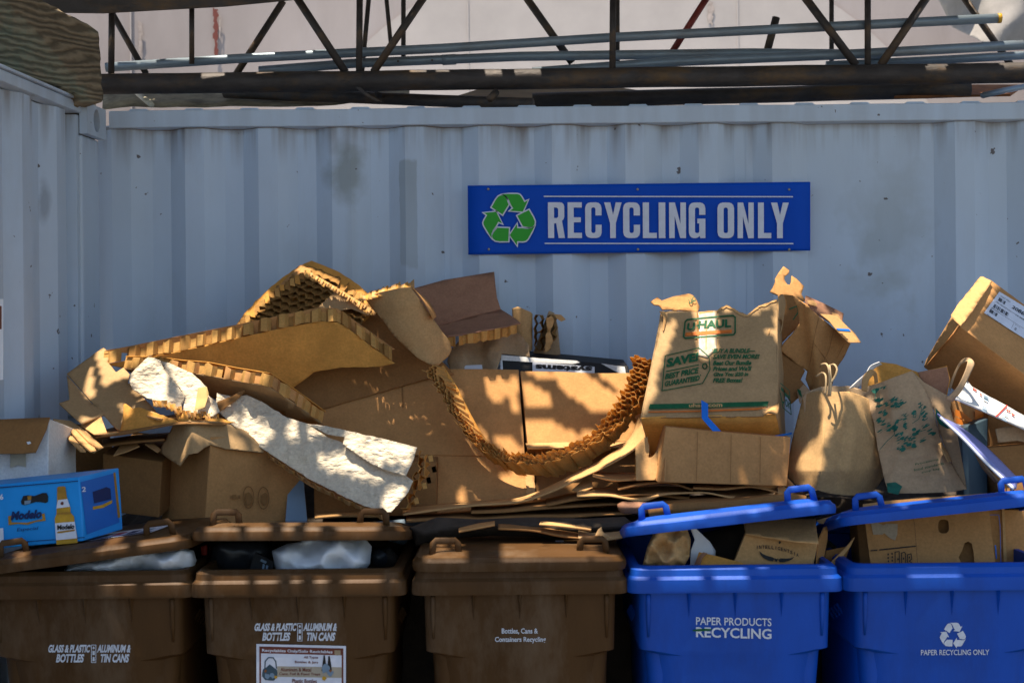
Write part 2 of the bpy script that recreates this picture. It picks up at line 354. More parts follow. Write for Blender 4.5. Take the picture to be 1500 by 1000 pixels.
def rect(x0, y0, x1, y1): return [(x0, y0), (x1, y0), (x1, y1), (x0, y1)]
def trect(x0, y0, x1, y1, sl=0, it=0):
    """text box with slope sl (px rise over the width) and italic lean"""
    return [(x0 + it, y0), (x1 + it, y0 - sl), (x1, y1 - sl), (x0, y1)]
def decal(name, outline, surf, m, parent, off=.002, grid=None, holes=()):
    return sheet(name, outline, surf, m, 0, grid, holes, parent=parent, off=off, smooth_=False)
def decals(name, outs, surf, m, parent, off=.002):
    bm = bmesh.new()
    for ol in outs:
        t = to_surface(flat_bm(ol), surf, off); me = bpy.data.meshes.new('x'); t.to_mesh(me); t.free(); bm.from_mesh(me); bpy.data.meshes.remove(me)
    return obj(name, bm, m, parent)
def stroke(pts, wd, closed=False):
    """outline polygons of a stroked pixel polyline"""
    out = []; n = len(pts)
    for i in range(n if closed else n - 1):
        a, b = V(pts[i]), V(pts[(i + 1) % n]); t = (b - a).normalized(); q = V((-t.y, t.x)) * wd / 2; e = t * wd * .3
        out.append([tuple(a - e + q), tuple(b + e + q), tuple(b + e - q), tuple(a - e - q)])
    return out

# ================================================================== SETTING
bm = bmesh.new(); bmesh.ops.create_grid(bm, x_segments=1, y_segments=1, size=80); obj('ground', bm, M['ground'], kind='structure', local=True)

def corrugated(bm, stops, z0, z1):
    a = [bm.verts.new((x, y, z0)) for x, y in stops]; b = [bm.verts.new((x, y, z1)) for x, y in stops]
    for i in range(len(stops) - 1): bm.faces.new([a[i], a[i + 1], b[i + 1], b[i]])
def wave(x0, x1, period=.2756, depth=.050, wide=None):
    pts = []; x = x0
    while x < x1:
        pts += [(x, depth), (x + .065, 0), (x + .137, 0), (x + .207, depth)]; x += period
        if wide and abs(x - wide[0]) < period / 2: x = wide[1]
    return pts
# ---- container behind the pile
T = thing('shipping_container', ('pale blue grey shipping container standing lengthwise behind the recycling pile', 'container', None), (0, 0, 0))
blobs = [(-.615, 2.36, .09, .16, .6, (.16, .17, .12), 0), (-.385, 2.20, .035, .21, .45, (.20, .22, .20), 1), (1.43, 2.12, .19, .30, .5, (.28, .31, .29), 0), (1.40, 1.93, .14, .05, .16, (.34, .38, .36), 0),
         (1.2, 1.85, .35, .25, .18, (.34, .37, .40), 0), (-.60, 2.06, .03, .4, .2, (.28, .29, .28), 0), (-.3, 1.75, .5, .3, .15, (.30, .32, .34), 0), (.0, 2.535, 4, .006, .8, (.14, .10, .06), 1)]
Mwall = wall_paint('container_wall_paint', blobs); Mrail = wall_paint('container_rail_paint', [], runs=False)
bm = bmesh.new(); st = wave(.367 - .2756 * 7, 2.6, wide=(1.205, 1.605)); corrugated(bm, st, .15, 2.545); obj('wall_panel', bm, Mwall, T, local=True)
bm = bmesh.new(); box(bm, (-1.50, -.022, 2.532), (2.6, .06, 2.596))
bmesh.ops.subdivide_edges(bm, edges=[e for e in bm.edges if abs(e.verts[0].co.x - e.verts[1].co.x) > 1], cuts=60)
for v in bm.verts: v.co.z += .0028 * noise.noise(V((v.co.x * 2.2, 0, 5))); v.co.y += .003 * noise.noise(V((v.co.x * 3, 4, v.co.z)))
bevel(obj('top_rail', bm, Mrail, T, local=True), .004)
bm = bmesh.new(); x = -1.5; prof = []
while x < 2.6:
    prof += [(x, 2.588), (x + .055, 2.588), (x + .075, 2.606), (x + .135, 2.606), (x + .155, 2.588)]; x += .2085
a = [bm.verts.new((x, .004, z)) for x, z in prof]; b = [bm.verts.new((x, 2.42, z)) for x, z in prof]
for i in range(len(prof) - 1): bm.faces.new([a[i], a[i + 1], b[i + 1], b[i]])
lowr = [bm.verts.new((x, .003, 2.58)) for x, z in prof]
for i in range(len(prof) - 1): bm.faces.new([lowr[i], lowr[i + 1], a[i + 1], a[i]])
solid(obj('roof_panel', bm, Mrail, T, local=True), .003)
bm = bmesh.new(); box(bm, (-1.50, 2.38, .15), (2.6, 2.42, 2.58)); box(bm, (-1.50, .07, .15), (-1.46, 2.38, 2.58)); box(bm, (2.56, .07, .15), (2.6, 2.38, 2.58)); obj('far_wall', bm, M['roof'], T, local=True)
bm = bmesh.new(); box(bm, (-1.50, -.02, 0), (2.6, .06, .15)); obj('bottom_rail', bm, Mwall, T, local=True)
# ---- container on the left, running towards the viewer
L_ = thing('shipping_container', ('pale blue grey shipping container at the left edge, its corner casting showing', 'container', None), (-1.52, -.06, 0), -math.radians(5.2))
Mwl = wall_paint('side_container_paint', [(-.42, 2.22, .03, .12, .5, (.10, .11, .14), 0), (-.5, 1.9, .3, .3, .12, (.28, .31, .34), 0)], 'Y')
bm = bmesh.new(); y = -.178; pts = [(-.012, -.178), (-.012, -.20), (-.048, -.205)]
yy = -.235
while yy > -5.8: pts += [(-.048, yy), (-.012, yy - .065), (-.012, yy - .137), (-.048, yy - .207)]; yy -= .2756
corrugated(bm, pts, .15, 2.545); obj('wall_panel', bm, Mwl, L_, local=True)
bm = bmesh.new(); box(bm, (-.06, -6.0, 2.553), (.0, -.178, 2.59)); bevel(obj('top_rail', bm, Mrail, L_, local=True), .004)
bm = bmesh.new(); box(bm, (-.06, -6.0, 2.592), (.012, -.19, 2.60)); obj('drip_flange', bm, Mrail, L_, local=True)
bm = flat_bm([(-.178, 2.48), (0, 2.48), (0, 2.592), (-.178, 2.592)], [[(-.089 + .03 * math.cos(t) * 1.0, 2.538 + .042 * math.sin(t)) for t in [k * math.pi / 8 for k in range(16)]]])
for v in bm.verts: v.co = V((.006, v.co.x, v.co.y))
o = solid(obj('corner_casting', bm, Mrail, L_, local=True, recalc=True), .03, 0)
bm = bmesh.new(); box(bm, (-.16, -.174, 2.482), (-.02, -.004, 2.588)); obj('casting_core', bm, M['steel_dk'], L_, local=True)
bm = bmesh.new(); box(bm, (-.10, -.172, .0), (-.004, -.004, 2.479)); bevel(obj('corner_post', bm, Mwl, L_, local=True), .012, 3)
bm = bmesh.new(); box(bm, (-2.4, -6.0, 2.55), (-.07, -.01, 2.585)); box(bm, (-2.4, -.05, .1), (-.12, -.01, 2.54)); obj('roof_panel', bm, M['roof'], L_, local=True)
# notice plate at the very edge of the photograph, fixed to the side container
s = plane((-16, 440, -.93), (5, 438, -.90), (-16, 556, -.93))
t = thing('notice_plate', ('small white notice plate with a dark corner at the far left edge', 'sign', None), tuple(s(-6, 500)))
sheet('plate', rect(-22, 438, 5, 556), s, M['paper'], .003, parent=t); decal('dark_print', rect(-18, 448, 2.5, 482), s, M['maroon'], t)

# ---- panel with a pale circle behind the steelwork
# refuse mound added behind the bins, coloured near-black for the shade in the gaps
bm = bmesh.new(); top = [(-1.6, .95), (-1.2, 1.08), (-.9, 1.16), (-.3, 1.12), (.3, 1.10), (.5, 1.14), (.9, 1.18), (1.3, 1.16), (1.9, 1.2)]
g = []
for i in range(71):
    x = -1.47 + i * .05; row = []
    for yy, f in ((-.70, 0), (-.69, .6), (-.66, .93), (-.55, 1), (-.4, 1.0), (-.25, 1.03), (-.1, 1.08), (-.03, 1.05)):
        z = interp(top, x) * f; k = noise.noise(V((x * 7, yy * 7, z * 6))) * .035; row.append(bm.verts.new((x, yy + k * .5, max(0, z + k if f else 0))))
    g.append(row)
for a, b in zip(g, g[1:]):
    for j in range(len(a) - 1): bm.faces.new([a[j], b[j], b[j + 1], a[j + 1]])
obj('shade_fill_heap', bm, M['dark'], None, ('dim heap of dark crushed refuse filling the space between the bins and the container', 'refuse'), kind='stuff')
T = thing('backdrop_panel', ('large pinkish grey panel with a paler circle, standing behind the steel truss', 'panel', None), (0, 2.6, 0))
bm = bmesh.new(); box(bm, (-4.4, 2.62, 0), (4.4, 2.70, 4.4)); obj('board', bm, M['panel'], T)
bm = bmesh.new(); cx = 915 - 750; r = 490 / 262.; bmesh.ops.create_cone(bm, cap_ends=True, segments=96, radius1=r, radius2=r, depth=.006)
for v in bm.verts: v.co = V((v.co.x + cx / 262., 2.614 + v.co.z, v.co.y * .80 + 2.43))
obj('painted_circle', bm, M['disc'], T)
for px in (196, 690, 1085):
    bm = bmesh.new(); box(bm, ((px - 750) / 262. - .004, 2.606, 2.4), ((px - 750) / 262. + .004, 2.618, 4.4)); obj('seam', bm, M['disc'], T)
rn = random.Random(3)
for px, w_, y0_, y1_ in ((316, 4, 10, 86), (322, 2, 20, 60), (205, 3, 30, 90), (1040, 5, 0, 40)):
    sheet('rust_streak', rag([(px - w_, y0_), (px + w_, y0_ + 4), (px + w_ * .6, y1_), (px - w_ * .5, y1_ - 6)], 4, w_ * .5, px), lambda x, y: P(x, y, 2.604), M['maroon' if px == 316 else 'panel_stain'], .0005, parent=T)
sheet('grey_cloth', [(1365, -20), (1560, -20), (1560, 88), (1500, 70), (1440, 62), (1395, 40)], relief(lambda x, y: 2.2 + .08 * math.sin(x * .045 + y * .03)), M['cloth'], .003, 8, crumple=(.05, 3), lab=('greyish folded cloth hanging behind the right end of the truss', 'cloth', None))
# yellowish clutter lying on the roof
sheet('plywood_offcut', [(700, 131), (905, 128), (1010, 143), (640, 150)], relief(lambda x, y: .75 + (150 - y) * .012), M['wood_dk'], .02, lab=('dark plywood offcut lying under the truss on the container roof', 'board', None))
ribbon('roof_tarp', [(150, 158, .5), (300, 156, .5), (450, 154, .5), (600, 151, .5)], [(150, 118, 1.0), (300, 120, 1.0), (450, 119, 1.0), (600, 118, 1.0)], M['roof_cloth'], .004, lab=('tan stained sheet lying on the container roof under the truss', 'tarp', None), wav=.02)
sheet('rusty_plate', [(1310, 141), (1480, 138), (1500, 124), (1385, 124)], relief(lambda x, y: .55 + (141 - y) * .02), M['rust'], .01, lab=('flat rust brown steel plate lying on the roof at right', 'plate', None))
tube('steel_rod', [P(1440, 140, .3), P(1470, 133, .45), P(1520, 123, .6)], .012, M['pipe'], lab=('short grey rod leaning over the rusty plate at the right end', 'rod', None))
tube('steel_rod', [P(196, 132, .45), P(222, 154, .12)], .011, M['strap'], lab=('short cream rod sticking out under the truss at left', 'rod', None))
tube('steel_rod', [P(556, 140, .30), P(541, 134, .5), P(520, 128, .7)], .012, M['steel_dk'], lab=('short dark rod under the truss between two roof ribs', 'rod', None))
tube('pipe_coupling', [P(717, 146, .05), P(727, 135, .08)], .014, M['steel_dk'], lab=('small dark round coupling peeping over the rail below the truss', 'fitting', None))

# ---- steel truss lying on the roof
T = thing('steel_truss', ('dark rusty lattice truss of round steel tube lying along the container roof', 'truss', None), tuple(P(800, 118, .14)))
def tb(name, a, b, r, m='steel_dk'): return tube(name, [P(*a), P(*b)], r, M[m], T)
def jag(a, b, n, am, sd):
    rnd = random.Random(sd); A_, B_ = P(*a), P(*b); return [A_.lerp(B_, i / n) + V((0, 0, rnd.uniform(-am, am))) for i in range(n + 1)]
tube('bottom_chord', jag((120, 124, .14), (1560, 106, .14), 30, .0012, 1), .040, M['steel_dk'], T)
tube('bottom_chord', jag((330, 136, .62), (780, 153, .10), 10, .001, 2), .024, M['steel_dk'], T)
tube('bottom_chord', jag((780, 148, .60), (1420, 131, .60), 10, .001, 3), .034, M['steel_dk'], T)
for a, b, r in [((164, 8, .14), (163, 108, .14), .0125), ((281, 8, .14), (281, 94, .2), .010), ((527, -12, .14), (526, 108, .14), .0125), ((898, -14, .10), (897, 112, .14), .0125), ((1271, -14, .14), (1271, 96, .14), .0125),
                ((434, -4, .14), (506, 106, .14), .015), ((624, -8, .14), (547, 106, .14), .015), ((1174, -10, .14), (1254, 96, .14), .016), ((1362, -10, .14), (1290, 96, .14), .016)]: tb('strut', a, b, r)
for a, b, r in [((160, 12, .62), (214, 108, .62), .013), ((415, 2, .62), (344, 112, .62), .015), ((541, -10, .62), (530, 110, .62), .010), ((565, -12, .62), (574, 80, .62), .009), ((591, -12, .62), (591, 90, .62), .010),
                ((766, -10, .62), (838, 92, .62), .016), ((904, -12, .62), (904, 95, .62), .011), ((1218, -12, .62), (1218, 92, .62), .010), ((1404, -14, .62), (1484, 100, .62), .014)]: tb('rear_strut', a, b, r)
tb('rear_strut', (1040, -10, .62), (985, 76, .62), .014, 'red_paint')
ribbon('cross_brace', [(520, 128, .1), (535, 140, .1), (551, 149, .1)], [(528, 128, .1), (543, 140, .1), (559, 149, .1)], M['steel_dk'], .01, parent=T)
tube('steel_stub', [P(1123, 78, .5), P(1137, 26, .5)], .016, M['steel_dk'], lab=('short dark steel stub poking up between the grey pipes', 'stub', None))
bm = bmesh.new(); q = [(40, -40), (470, -40), (444, -2), (330, 9), (150, 19), (70, 18)]
sheet('overhead_beam', q, plane((100, 0, .0), (440, 0, .06), (100, -40, .0)), M['steel_dk'], .015, lab=('dark steel beam crossing above the truss at upper left', 'beam', None))
# ---- grey pipes resting on the truss chord
for pts, r, d in [([(155, 99, .22), (350, 86, .26), (650, 71, .28), (900, 55, .25), (1180, 41, .2), (1465, 27, .12)], .0185, 'longest grey pipe, highest of the stack, its open end by the right diagonal'),
                  ([(380, 104, .38), (520, 93, .36), (760, 83, .32), (1100, 78, .35), (1300, 80, .4)], .019, 'grey jointed pipe lying second from top, drilled with small holes'),
                  ([(780, 106, .25), (980, 91, .25), (1240, 80, .22), (1500, 66, .14)], .019, 'grey pipe lowest in the middle of the stack and reaching the right edge'),
                  ([(1210, 96, .42), (1380, 88, .40), (1560, 78, .36)], .017, 'short grey pipe half hidden behind the chord at far right')]:
    o = tube('steel_pipe', [P(*p) for p in pts], r, M['pipe'], lab=(d, 'pipe', 'grey pipes stacked on the truss'))
    if 'longest' in d:
        e = P(1465, 27, .12); tube('end_cap', [P(1461, 27.2, .12), P(1466, 27, .12)], .0195, M['gold'], o)
    if 'jointed' in d:
        tube('coupling', [P(648, 88.2, .34), P(668, 87.2, .34)], .0215, M['pipe'], o)
        for px in (583, 633, 711, 797): tube('bolt_hole', [P(px, 90 - (px - 583) * .03, .312), P(px, 90 - (px - 583) * .03, .33)], .004, M['steel_dk'], o)
# ---- weathered timber at upper left
Mw = mat('weathered_timber', (.215, .165, .105), .92, .4, 4, .0, 22, dirt=(.13, .20, .15), dirt_amt=.9, dscale=2.2)
t_ = Mw.node_tree; b_ = t_.nodes['Principled BSDF']; src = b_.inputs['Base Color'].links[0].from_socket
tc = [n for n in t_.nodes if n.type == 'TEX_COORD'][0]; mp = t_.nodes.new('ShaderNodeMapping'); mp.inputs['Rotation'].default_value = (0, .33, 0); mp.inputs['Scale'].default_value = (.55, 1, 2.4); t_.links.new(tc.outputs['Object'], mp.inputs[0])
wv_ = t_.nodes.new('ShaderNodeTexWave'); wv_.bands_direction = 'Z'; wv_.inputs['Scale'].default_value = 6; wv_.inputs['Distortion'].default_value = 11; wv_.inputs['Detail'].default_value = 4; wv_.inputs['Detail Scale'].default_value = 1.1; t_.links.new(mp.outputs[0], wv_.inputs['Vector'])
rm = t_.nodes.new('ShaderNodeMapRange'); rm.inputs[3].default_value = .5; rm.inputs[4].default_value = 1.25; t_.links.new(wv_.outputs['Fac'], rm.inputs[0])
mm_ = t_.nodes.new('ShaderNodeMix'); mm_.data_type = 'RGBA'; mm_.blend_type = 'MULTIPLY'; mm_.inputs[0].default_value = 1; t_.links.new(src, mm_.inputs[6]); t_.links.new(rm.outputs[0], mm_.inputs[7]); t_.links.new(mm_.outputs[2], b_.inputs['Base Color'])
bp_ = t_.nodes.new('ShaderNodeBump'); bp_.inputs['Strength'].default_value = .8; bp_.inputs['Distance'].default_value = .006; t_.links.new(wv_.outputs['Fac'], bp_.inputs['Height']); t_.links.new(bp_.outputs[0], b_.inputs['Normal'])
T = thing('timber_beam', ('big weathered greenish timber beam resting on the left container', 'timber', None), tuple(P(60, 90, -.4)))
sf = plane((0, 50, -.62), (145, 95, -.30), (0, 100, -.62))
ol = [(-40, -60), (20, -28), (58, -2), (90, 17), (120, 32), (136, 41), (144, 47), (147, 95), (151, 145), (149, 150), (136, 150), (100, 131), (60, 120), (25, 110), (0, 101), (-40, 84)]
bm = to_surface(flat_bm(rag(ol, 9, 1.6, 4), (), 5), sf)
for v in bm.verts:
    p = v.co; v.co = p + V((0, 1, 0)) * (.006 * noise.noise(V((p.x * 4 + p.z * 3, p.z * 38 + 3 * noise.noise(V((p.x * 5, p.z * 4, 0))), 0))) + .003 * noise.noise(p * 6))
o = solid(obj('beam', bm, Mw, T, smooth_=True), .22)
hexa('packing_block', [(38, 123, -.42), (112, 128, -.30), (112, 156, -.30), (38, 144, -.42)], V((-.02, .16, 0)), M['wood_dk'], None, ('dark lumber block under the timber beam on the left container', 'block', None), dent=.006)
tube('hose_end', [P(112, 155, -.16), P(109, 140, -.16), P(113, 129, -.15), P(122, 128, -.14), P(131, 137, -.13), P(137, 156, -.12)], .0105, M['strap'], lab=('bent cream hose end hooked over the left container corner', 'hose', None))

for px in (661, 1098): 
    bm = bmesh.new(); x_ = (px - 750) / 390.; yb = interp(st, x_) - .0012; box(bm, (x_ - .0015, yb - .001, .2), (x_ + .0015, yb + .001, 2.53)); obj('weld_seam', bm, Mwall, bpy.data.objects['shipping_container'], local=True)
# ---- the blue sign
T = thing('recycling_sign', ('long blue sign reading RECYCLING ONLY fixed to the container wall', 'sign', None), tuple(P(936, 320, -.01)))
S = quad((685, 272, -.012), (1187, 266.5, -.012), (1187, 367, -.012), (686, 373, -.012))
def sgn(x, y): return S((x - 15) / 1447., 1 - (y - 67 + (x - 15) * .0125) / 288.)      # zoom coordinates of the sign crop
bm = flat_bm([(0, 0), (1, 0), (1, 1), (0, 1)], (), .05)
for v in bm.verts: v.co = S(v.co.x, v.co.y) + V((0, .001 * math.sin(v.co.x * 9), 0))
bm.normal_update(); o = obj('panel', bm, M['sign_blue'], T, smooth_=True)
solid(o, .005, 1 if sum((f.normal.y for f in o.data.polygons)) > 0 else -1)
def zdec(name, outs, m, off=.0085):
    bm = bmesh.new()
    for ol in outs:
        t = flat_bm(ol)
        for v in t.verts: v.co = sgn(v.co.x, v.co.y) + V((0, -off, 0))
        me = bpy.data.meshes.new('x'); t.to_mesh(me); t.free(); bm.from_mesh(me); bpy.data.meshes.remove(me)
    return obj(name, bm, m, T)
TAIL = [(116, 158), (133, 128), (145, 113), (157, 108), (170, 111), (178, 122), (187, 147), (161, 188)]
HEAD = [(163, 104), (190, 103), (224, 103), (234, 106), (241, 114), (254, 137), (269, 129), (247, 176), (192, 173), (207, 163), (198, 148), (188, 126), (178, 112)]
CEN = (191, 209)
def rot(pl, k, c):
    a = k * 2 * math.pi / 3; ca, sa = math.cos(a), math.sin(a); return [(c[0] + (x - c[0]) * ca - (y - c[1]) * sa, c[1] + (x - c[0]) * sa + (y - c[1]) * ca) for x, y in pl]
def grow(pl, d):
    n = len(pl); ar = sum(pl[i][0] * pl[(i + 1) % n][1] - pl[(i + 1) % n][0] * pl[i][1] for i in range(n)); sg = 1 if ar > 0 else -1; out = []
    for i in range(n):
        p, a, b = V(pl[i]), V(pl[i - 1]), V(pl[(i + 1) % n]); t1, t2 = (p - a).normalized(), (b - p).normalized()
        n1, n2 = V((t1.y, -t1.x)) * sg, V((t2.y, -t2.x)) * sg; q = (n1 + n2); q = q.normalized() * min(d * 1.8, d / max(.3, q.normalized().dot(n1))); out.append(tuple(p + q))
    return out
zdec('arrow_outline', [grow(rot(pl, k, CEN), 5.5) for k in range(3) for pl in (TAIL, HEAD)], M['lilac_print'], .0085)
for k in range(3): zdec('arrow', [rot(TAIL, k, CEN), rot(HEAD, k, CEN)], M['sign_green'], .0098)
zdec('rule', [[(336, 110), (1387, 110), (1387, 115), (336, 115)]], M['lilac_print']); zdec('rule', [[(338, 306), (1388, 306), (1388, 311), (338, 311)]], M['lilac_print'])
BLOCK = dict(
    R=([(0, 0), (23, 0), (23, 62), (31, 62), (40, 0), (64, 0), (54, 66), (53, 72), (59, 79), (62, 90), (62, 132), (60, 141), (54, 148), (45, 150), (0, 150)], [[(23, 84), (33, 84), (38, 88), (39, 94), (39, 119), (37, 125), (32, 128), (23, 128)]]),
    E=([(0, 0), (54, 0), (54, 22), (23, 22), (23, 66), (50, 66), (50, 87), (23, 87), (23, 128), (54, 128), (54, 150), (0, 150)], []),
    C=([(62, 95), (62, 126), (59, 139), (52, 147), (42, 150), (20, 150), (10, 147), (3, 139), (0, 126), (0, 24), (3, 11), (10, 3), (20, 0), (42, 0), (52, 3), (59, 11), (62, 24), (62, 56), (39, 56), (39, 29), (37, 23), (31, 21), (25, 23), (23, 29), (23, 121), (25, 127), (31, 129), (37, 127), (39, 121), (39, 95)], []),
    G=([(62, 98), (62, 126), (59, 139), (52, 147), (42, 150), (20, 150), (10, 147), (3, 139), (0, 126), (0, 24), (3, 11), (9, 3), (17, 0), (26, 0), (34, 3), (40, 9), (43, 0), (62, 0), (62, 82), (32, 82), (32, 62), (39, 62), (39, 29), (37, 23), (31, 21), (25, 23), (23, 29), (23, 121), (25, 127), (31, 129), (37, 127), (39, 121), (39, 98)], []),
    O=([(62, 24), (62, 126), (59, 139), (52, 147), (42, 150), (20, 150), (10, 147), (3, 139), (0, 126), (0, 24), (3, 11), (10, 3), (20, 0), (42, 0), (52, 3), (59, 11)], [[(23, 29), (23, 121), (25, 127), (31, 129), (37, 127), (39, 121), (39, 29), (37, 23), (31, 21), (25, 23)]]),
    Y=([(22, 0), (45, 0), (45, 62), (69, 150), (45, 150), (34, 98), (23, 150), (-2, 150), (22, 62)], []), L=([(0, 0), (52, 0), (52, 22), (23, 22), (23, 150), (0, 150)], []), I=([(0, 0), (23, 0), (23, 150), (0, 150)], []),
    N=([(0, 0), (21, 0), (21, 92), (42, 0), (64, 0), (64, 150), (43, 150), (43, 60), (22, 150), (0, 150)], []))
for ch, a, b in (('R', 353, 424), ('E', 436, 496), ('C', 510, 579), ('Y', 590, 664), ('C', 670, 741), ('L', 753, 812), ('I', 820, 848), ('N', 864, 935), ('G', 947, 1017), ('O', 1068, 1138), ('N', 1153, 1221), ('L', 1239, 1295), ('Y', 1294, 1369)):
    ol, hs = BLOCK[ch]; bm = flat_bm(ol, hs); lo, hi = min(p[0] for p in ol), max(p[0] for p in ol)
    for v in bm.verts: v.co = sgn(lerp(a, b, (v.co.x - lo) / (hi - lo)), lerp(286, 137, v.co.y / 150.)) + V((0, -.0085, 0))
    obj('letter', bm, M['lilac_print'], T)
for x in (102, 732, 1371):
    for y in (79, 330):
        bm = bmesh.new(); bmesh.ops.create_uvsphere(bm, u_segments=10, v_segments=6, radius=.005); p = sgn(x, y + 3)
        for v in bm.verts: v.co = V((v.co.x, v.co.y * .5, v.co.z)) + p + V((0, -.006, 0))
        obj('screw', bm, M['steel'], T, smooth_=True)

# ================================================================== BINS
def rr(w, y0, y1, r, n=5):
    out = []
    for cx, cy, a0 in ((w - r, y1 - r, 0), (-w + r, y1 - r, 90), (-w + r, y0 + r, 180), (w - r, y0 + r, 270)):
        for k in range(n + 1): a = math.radians(a0 + 90 * k / n); out.append((cx + r * math.cos(a), cy + r * math.sin(a)))
    return out
def loft(secs, cap0=True, cap1=True):
    bm = bmesh.new(); rings = [[bm.verts.new((x, y, z)) for x, y in rr(w, y0, y1, r)] for z, w, y0, y1, r in secs]; n = len(rings[0])
    for a, b in zip(rings, rings[1:]):
        for k in range(n): bm.faces.new([a[k], a[(k + 1) % n], b[(k + 1) % n], b[k]])
    if cap0: bm.faces.new(rings[0][::-1])
    if cap1: bm.faces.new(rings[-1])
    return bm
BY = -1.08
def bin_(cpx, kind, label, group, lid_ang, lid_twist, lid_dz=0.0, lid_dx=0):
    m = M['bin_' + kind]; cx = P(cpx, 840, BY - .35).x
    T = thing('recycling_bin', (label, 'bin', group), (cx, BY, 0))
    fy = lambda z: -.335 + (1.02 - z) * .09
    secs = [(0.0, .215, -.24, .26, .06), (.30, .232, fy(.30), .285, .05), (.79, .246, fy(.79) + .004, .315, .11), (.845, .249, fy(.845) + .002, .32, .105), (.862, .262, fy(.862), .325, .03), (1.03, .2655, fy(1.03), .335, .03)]
    b = obj('body', loft(secs, True, False), m, T, smooth_=True, local=True); b.modifiers.new('e', 'EDGE_SPLIT').split_angle = math.radians(28)
    W, D = .2985, .35
    prof = [(1.026, -.035), (1.024, 0), (1.030, .001), (1.060, -.001), (1.069, -.0095), (1.086, -.0115), (1.096, -.022), (1.096, -.036), (1.05, -.040), (.75, -.062)]
    r = obj('rim', loft([(z, W + q, -D - q, D + q - .02, .035) for z, q in prof], False, False), m, T, smooth_=True, local=True); r.modifiers.new('e', 'EDGE_SPLIT').split_angle = math.radians(20)
    for x in (-.128, 0, .128):                                  # moulded stiffening ribs below the rim
        bm = bmesh.new(); y = fy(1.02); v = [bm.verts.new(q) for q in ((x - .009, y + .004, 1.024), (x + .009, y + .004, 1.024), (x, y - .016, 1.024), (x, y + .008, .945), (x, fy(.945) + .003, .94))]
        for q in ((0, 2, 3), (2, 1, 3), (0, 1, 2)): bm.faces.new([v[i] for i in q])
        obj('rib', bm, m, T, local=True, recalc=True)
    for sx in (-1, 1):
        bm = tube_bm([V((sx * .240, fy(z) - .001, z)) for z in (1.02, .99, .95, .90)], [.007, .007, .006, .003], 8); obj('corner_bead', bm, m, T, smooth_=True, local=True, recalc=True)
        for k in range(4): obj('side_rib', tube_bm([V((sx * .262, -.16 + .035 * k, .93 - .012 * k)), V((sx * .272, -.13 + .035 * k, .95 - .012 * k))], .005, 6), m, T, local=True, recalc=True)
    # lid: hinged at the back, front propped by the load
    lp = [(-.036, .000), (-.024, .003), (-.012, .002), (-.007, -.004), (.001, -.008), (.004, -.022), (.004, -.034), (.012, -.048), (.014, -.060)]
    lid = loft([(z, W - .004 + q, -.70 - q, .0 + q * .3, .05) for z, q in lp], False, True)
    o = obj('lid', lid, m, T, smooth_=True, local=True); solid(o, .006); o.modifiers.new('e', 'EDGE_SPLIT').split_angle = math.radians(32)
    o.location = (lid_dx, .345, 1.125 + lid_dz); o.rotation_euler = (math.radians(lid_ang), math.radians(lid_twist), 0)
    for sx in (-1, 1):                                          # grab loops near the front corners
        bm = bmesh.new(); c = [(-.038, -.002), (-.034, .036), (-.027, .043), (.027, .043), (.034, .036), (.038, -.002)]
        bm = tube_bm([V((sx * .205 + x, -.648, z)) for x, z in c], .0036, 8, flat=2.6); obj('lid_loop', bm, m, o, local=True, smooth_=True, recalc=True)
    obj('hinge_bar', tube_bm([V((-.2, .350, 1.10)), V((.2, .350, 1.10))], .014, 10), m, T, local=True, smooth_=True, recalc=True)
    return T, o
def front(T):
    cx, cy = T.location.x, T.location.y; z0, z1 = 1.0, .80; f = lambda z: cy - .335 + (1.02 - z) * .09
    a, b, c = V((cx - .1, f(z0), z0)), V((cx + .1, f(z0), z0)), V((cx - .1, f(z1), z1)); n = (b - a).cross(c - a).normalized()
    def g(x, y): r = ray(x, y); return CAM + r * ((a - CAM).dot(n) / r.dot(n))
    return g
gb, gu = 'brown recycling bins in the front row', 'blue recycling bins in the front row'
B1, l1 = bin_(122, 'brown', 'leftmost brown bin under the blue bottle carton, lid askew over a white bag', gb, -2.2, -7.0, .008)
B2, l2 = bin_(435, 'brown', 'brown bin with a printed poster on its front and a bag under the lid', gb, -7.4, .3, .0)
B3, l3 = bin_(761, 'brown', 'brown bin with its lid shut, next to the blue bins', gb, 0, 0, .0)
B4, l4 = bin_(1078, 'blue', 'blue bin lettered PAPER PRODUCTS RECYCLING with a crumpled kraft bag inside', gu, -9.4, -6.0, .008)
B5, l5 = bin_(1397, 'blue', 'blue bin lettered PAPER RECYCLING ONLY at the right edge', gu, -11.0, -5.6, .010)
def glass(T, x0, y0):
    s = front(T); wp = M['white_print']; k = lambda x, y: (x + x0, y + y0)
    for s_, x, x1, y, y1 in (('GLASS & PLASTIC', 372, 433, 912, 923.5), ('BOTTLES', 384, 424, 925.5, 938), ('ALUMINUM &', 444, 493, 912, 923.5), ('TIN CANS', 448, 490, 925.5, 938)):
        letters('lettering', s_, [k(x + 2, y), k(x1 + 2, y), k(x1, y1), k(x, y1)], s, wp, T, .045)
    decals('pictogram', [[k(*p) for p in pl] for pl in (stroke(rect(436, 912.5, 442.5, 938), 1, True) + [[(437.5, 917), (439.3, 914), (441, 917), (439.3, 919)], [(437.5, 921), (441, 921), (441, 927), (437.5, 927)], [(438, 930), (440.5, 930), (441, 936), (437.5, 936)]])], s, wp, T)
glass(B1, -302, 31.5); glass(B2, 0, 0)
s = front(B2); D = lambda n, ol, m, off=.002: decal(n, ol, s, M[m], pst, off)
pst = sheet('poster', [(376, 942), (507, 945), (507, 1085), (376, 1082)], lambda x, y: s(x, y) + V((0, -.004, 0)), M['lilac_print'], .001, parent=B2)
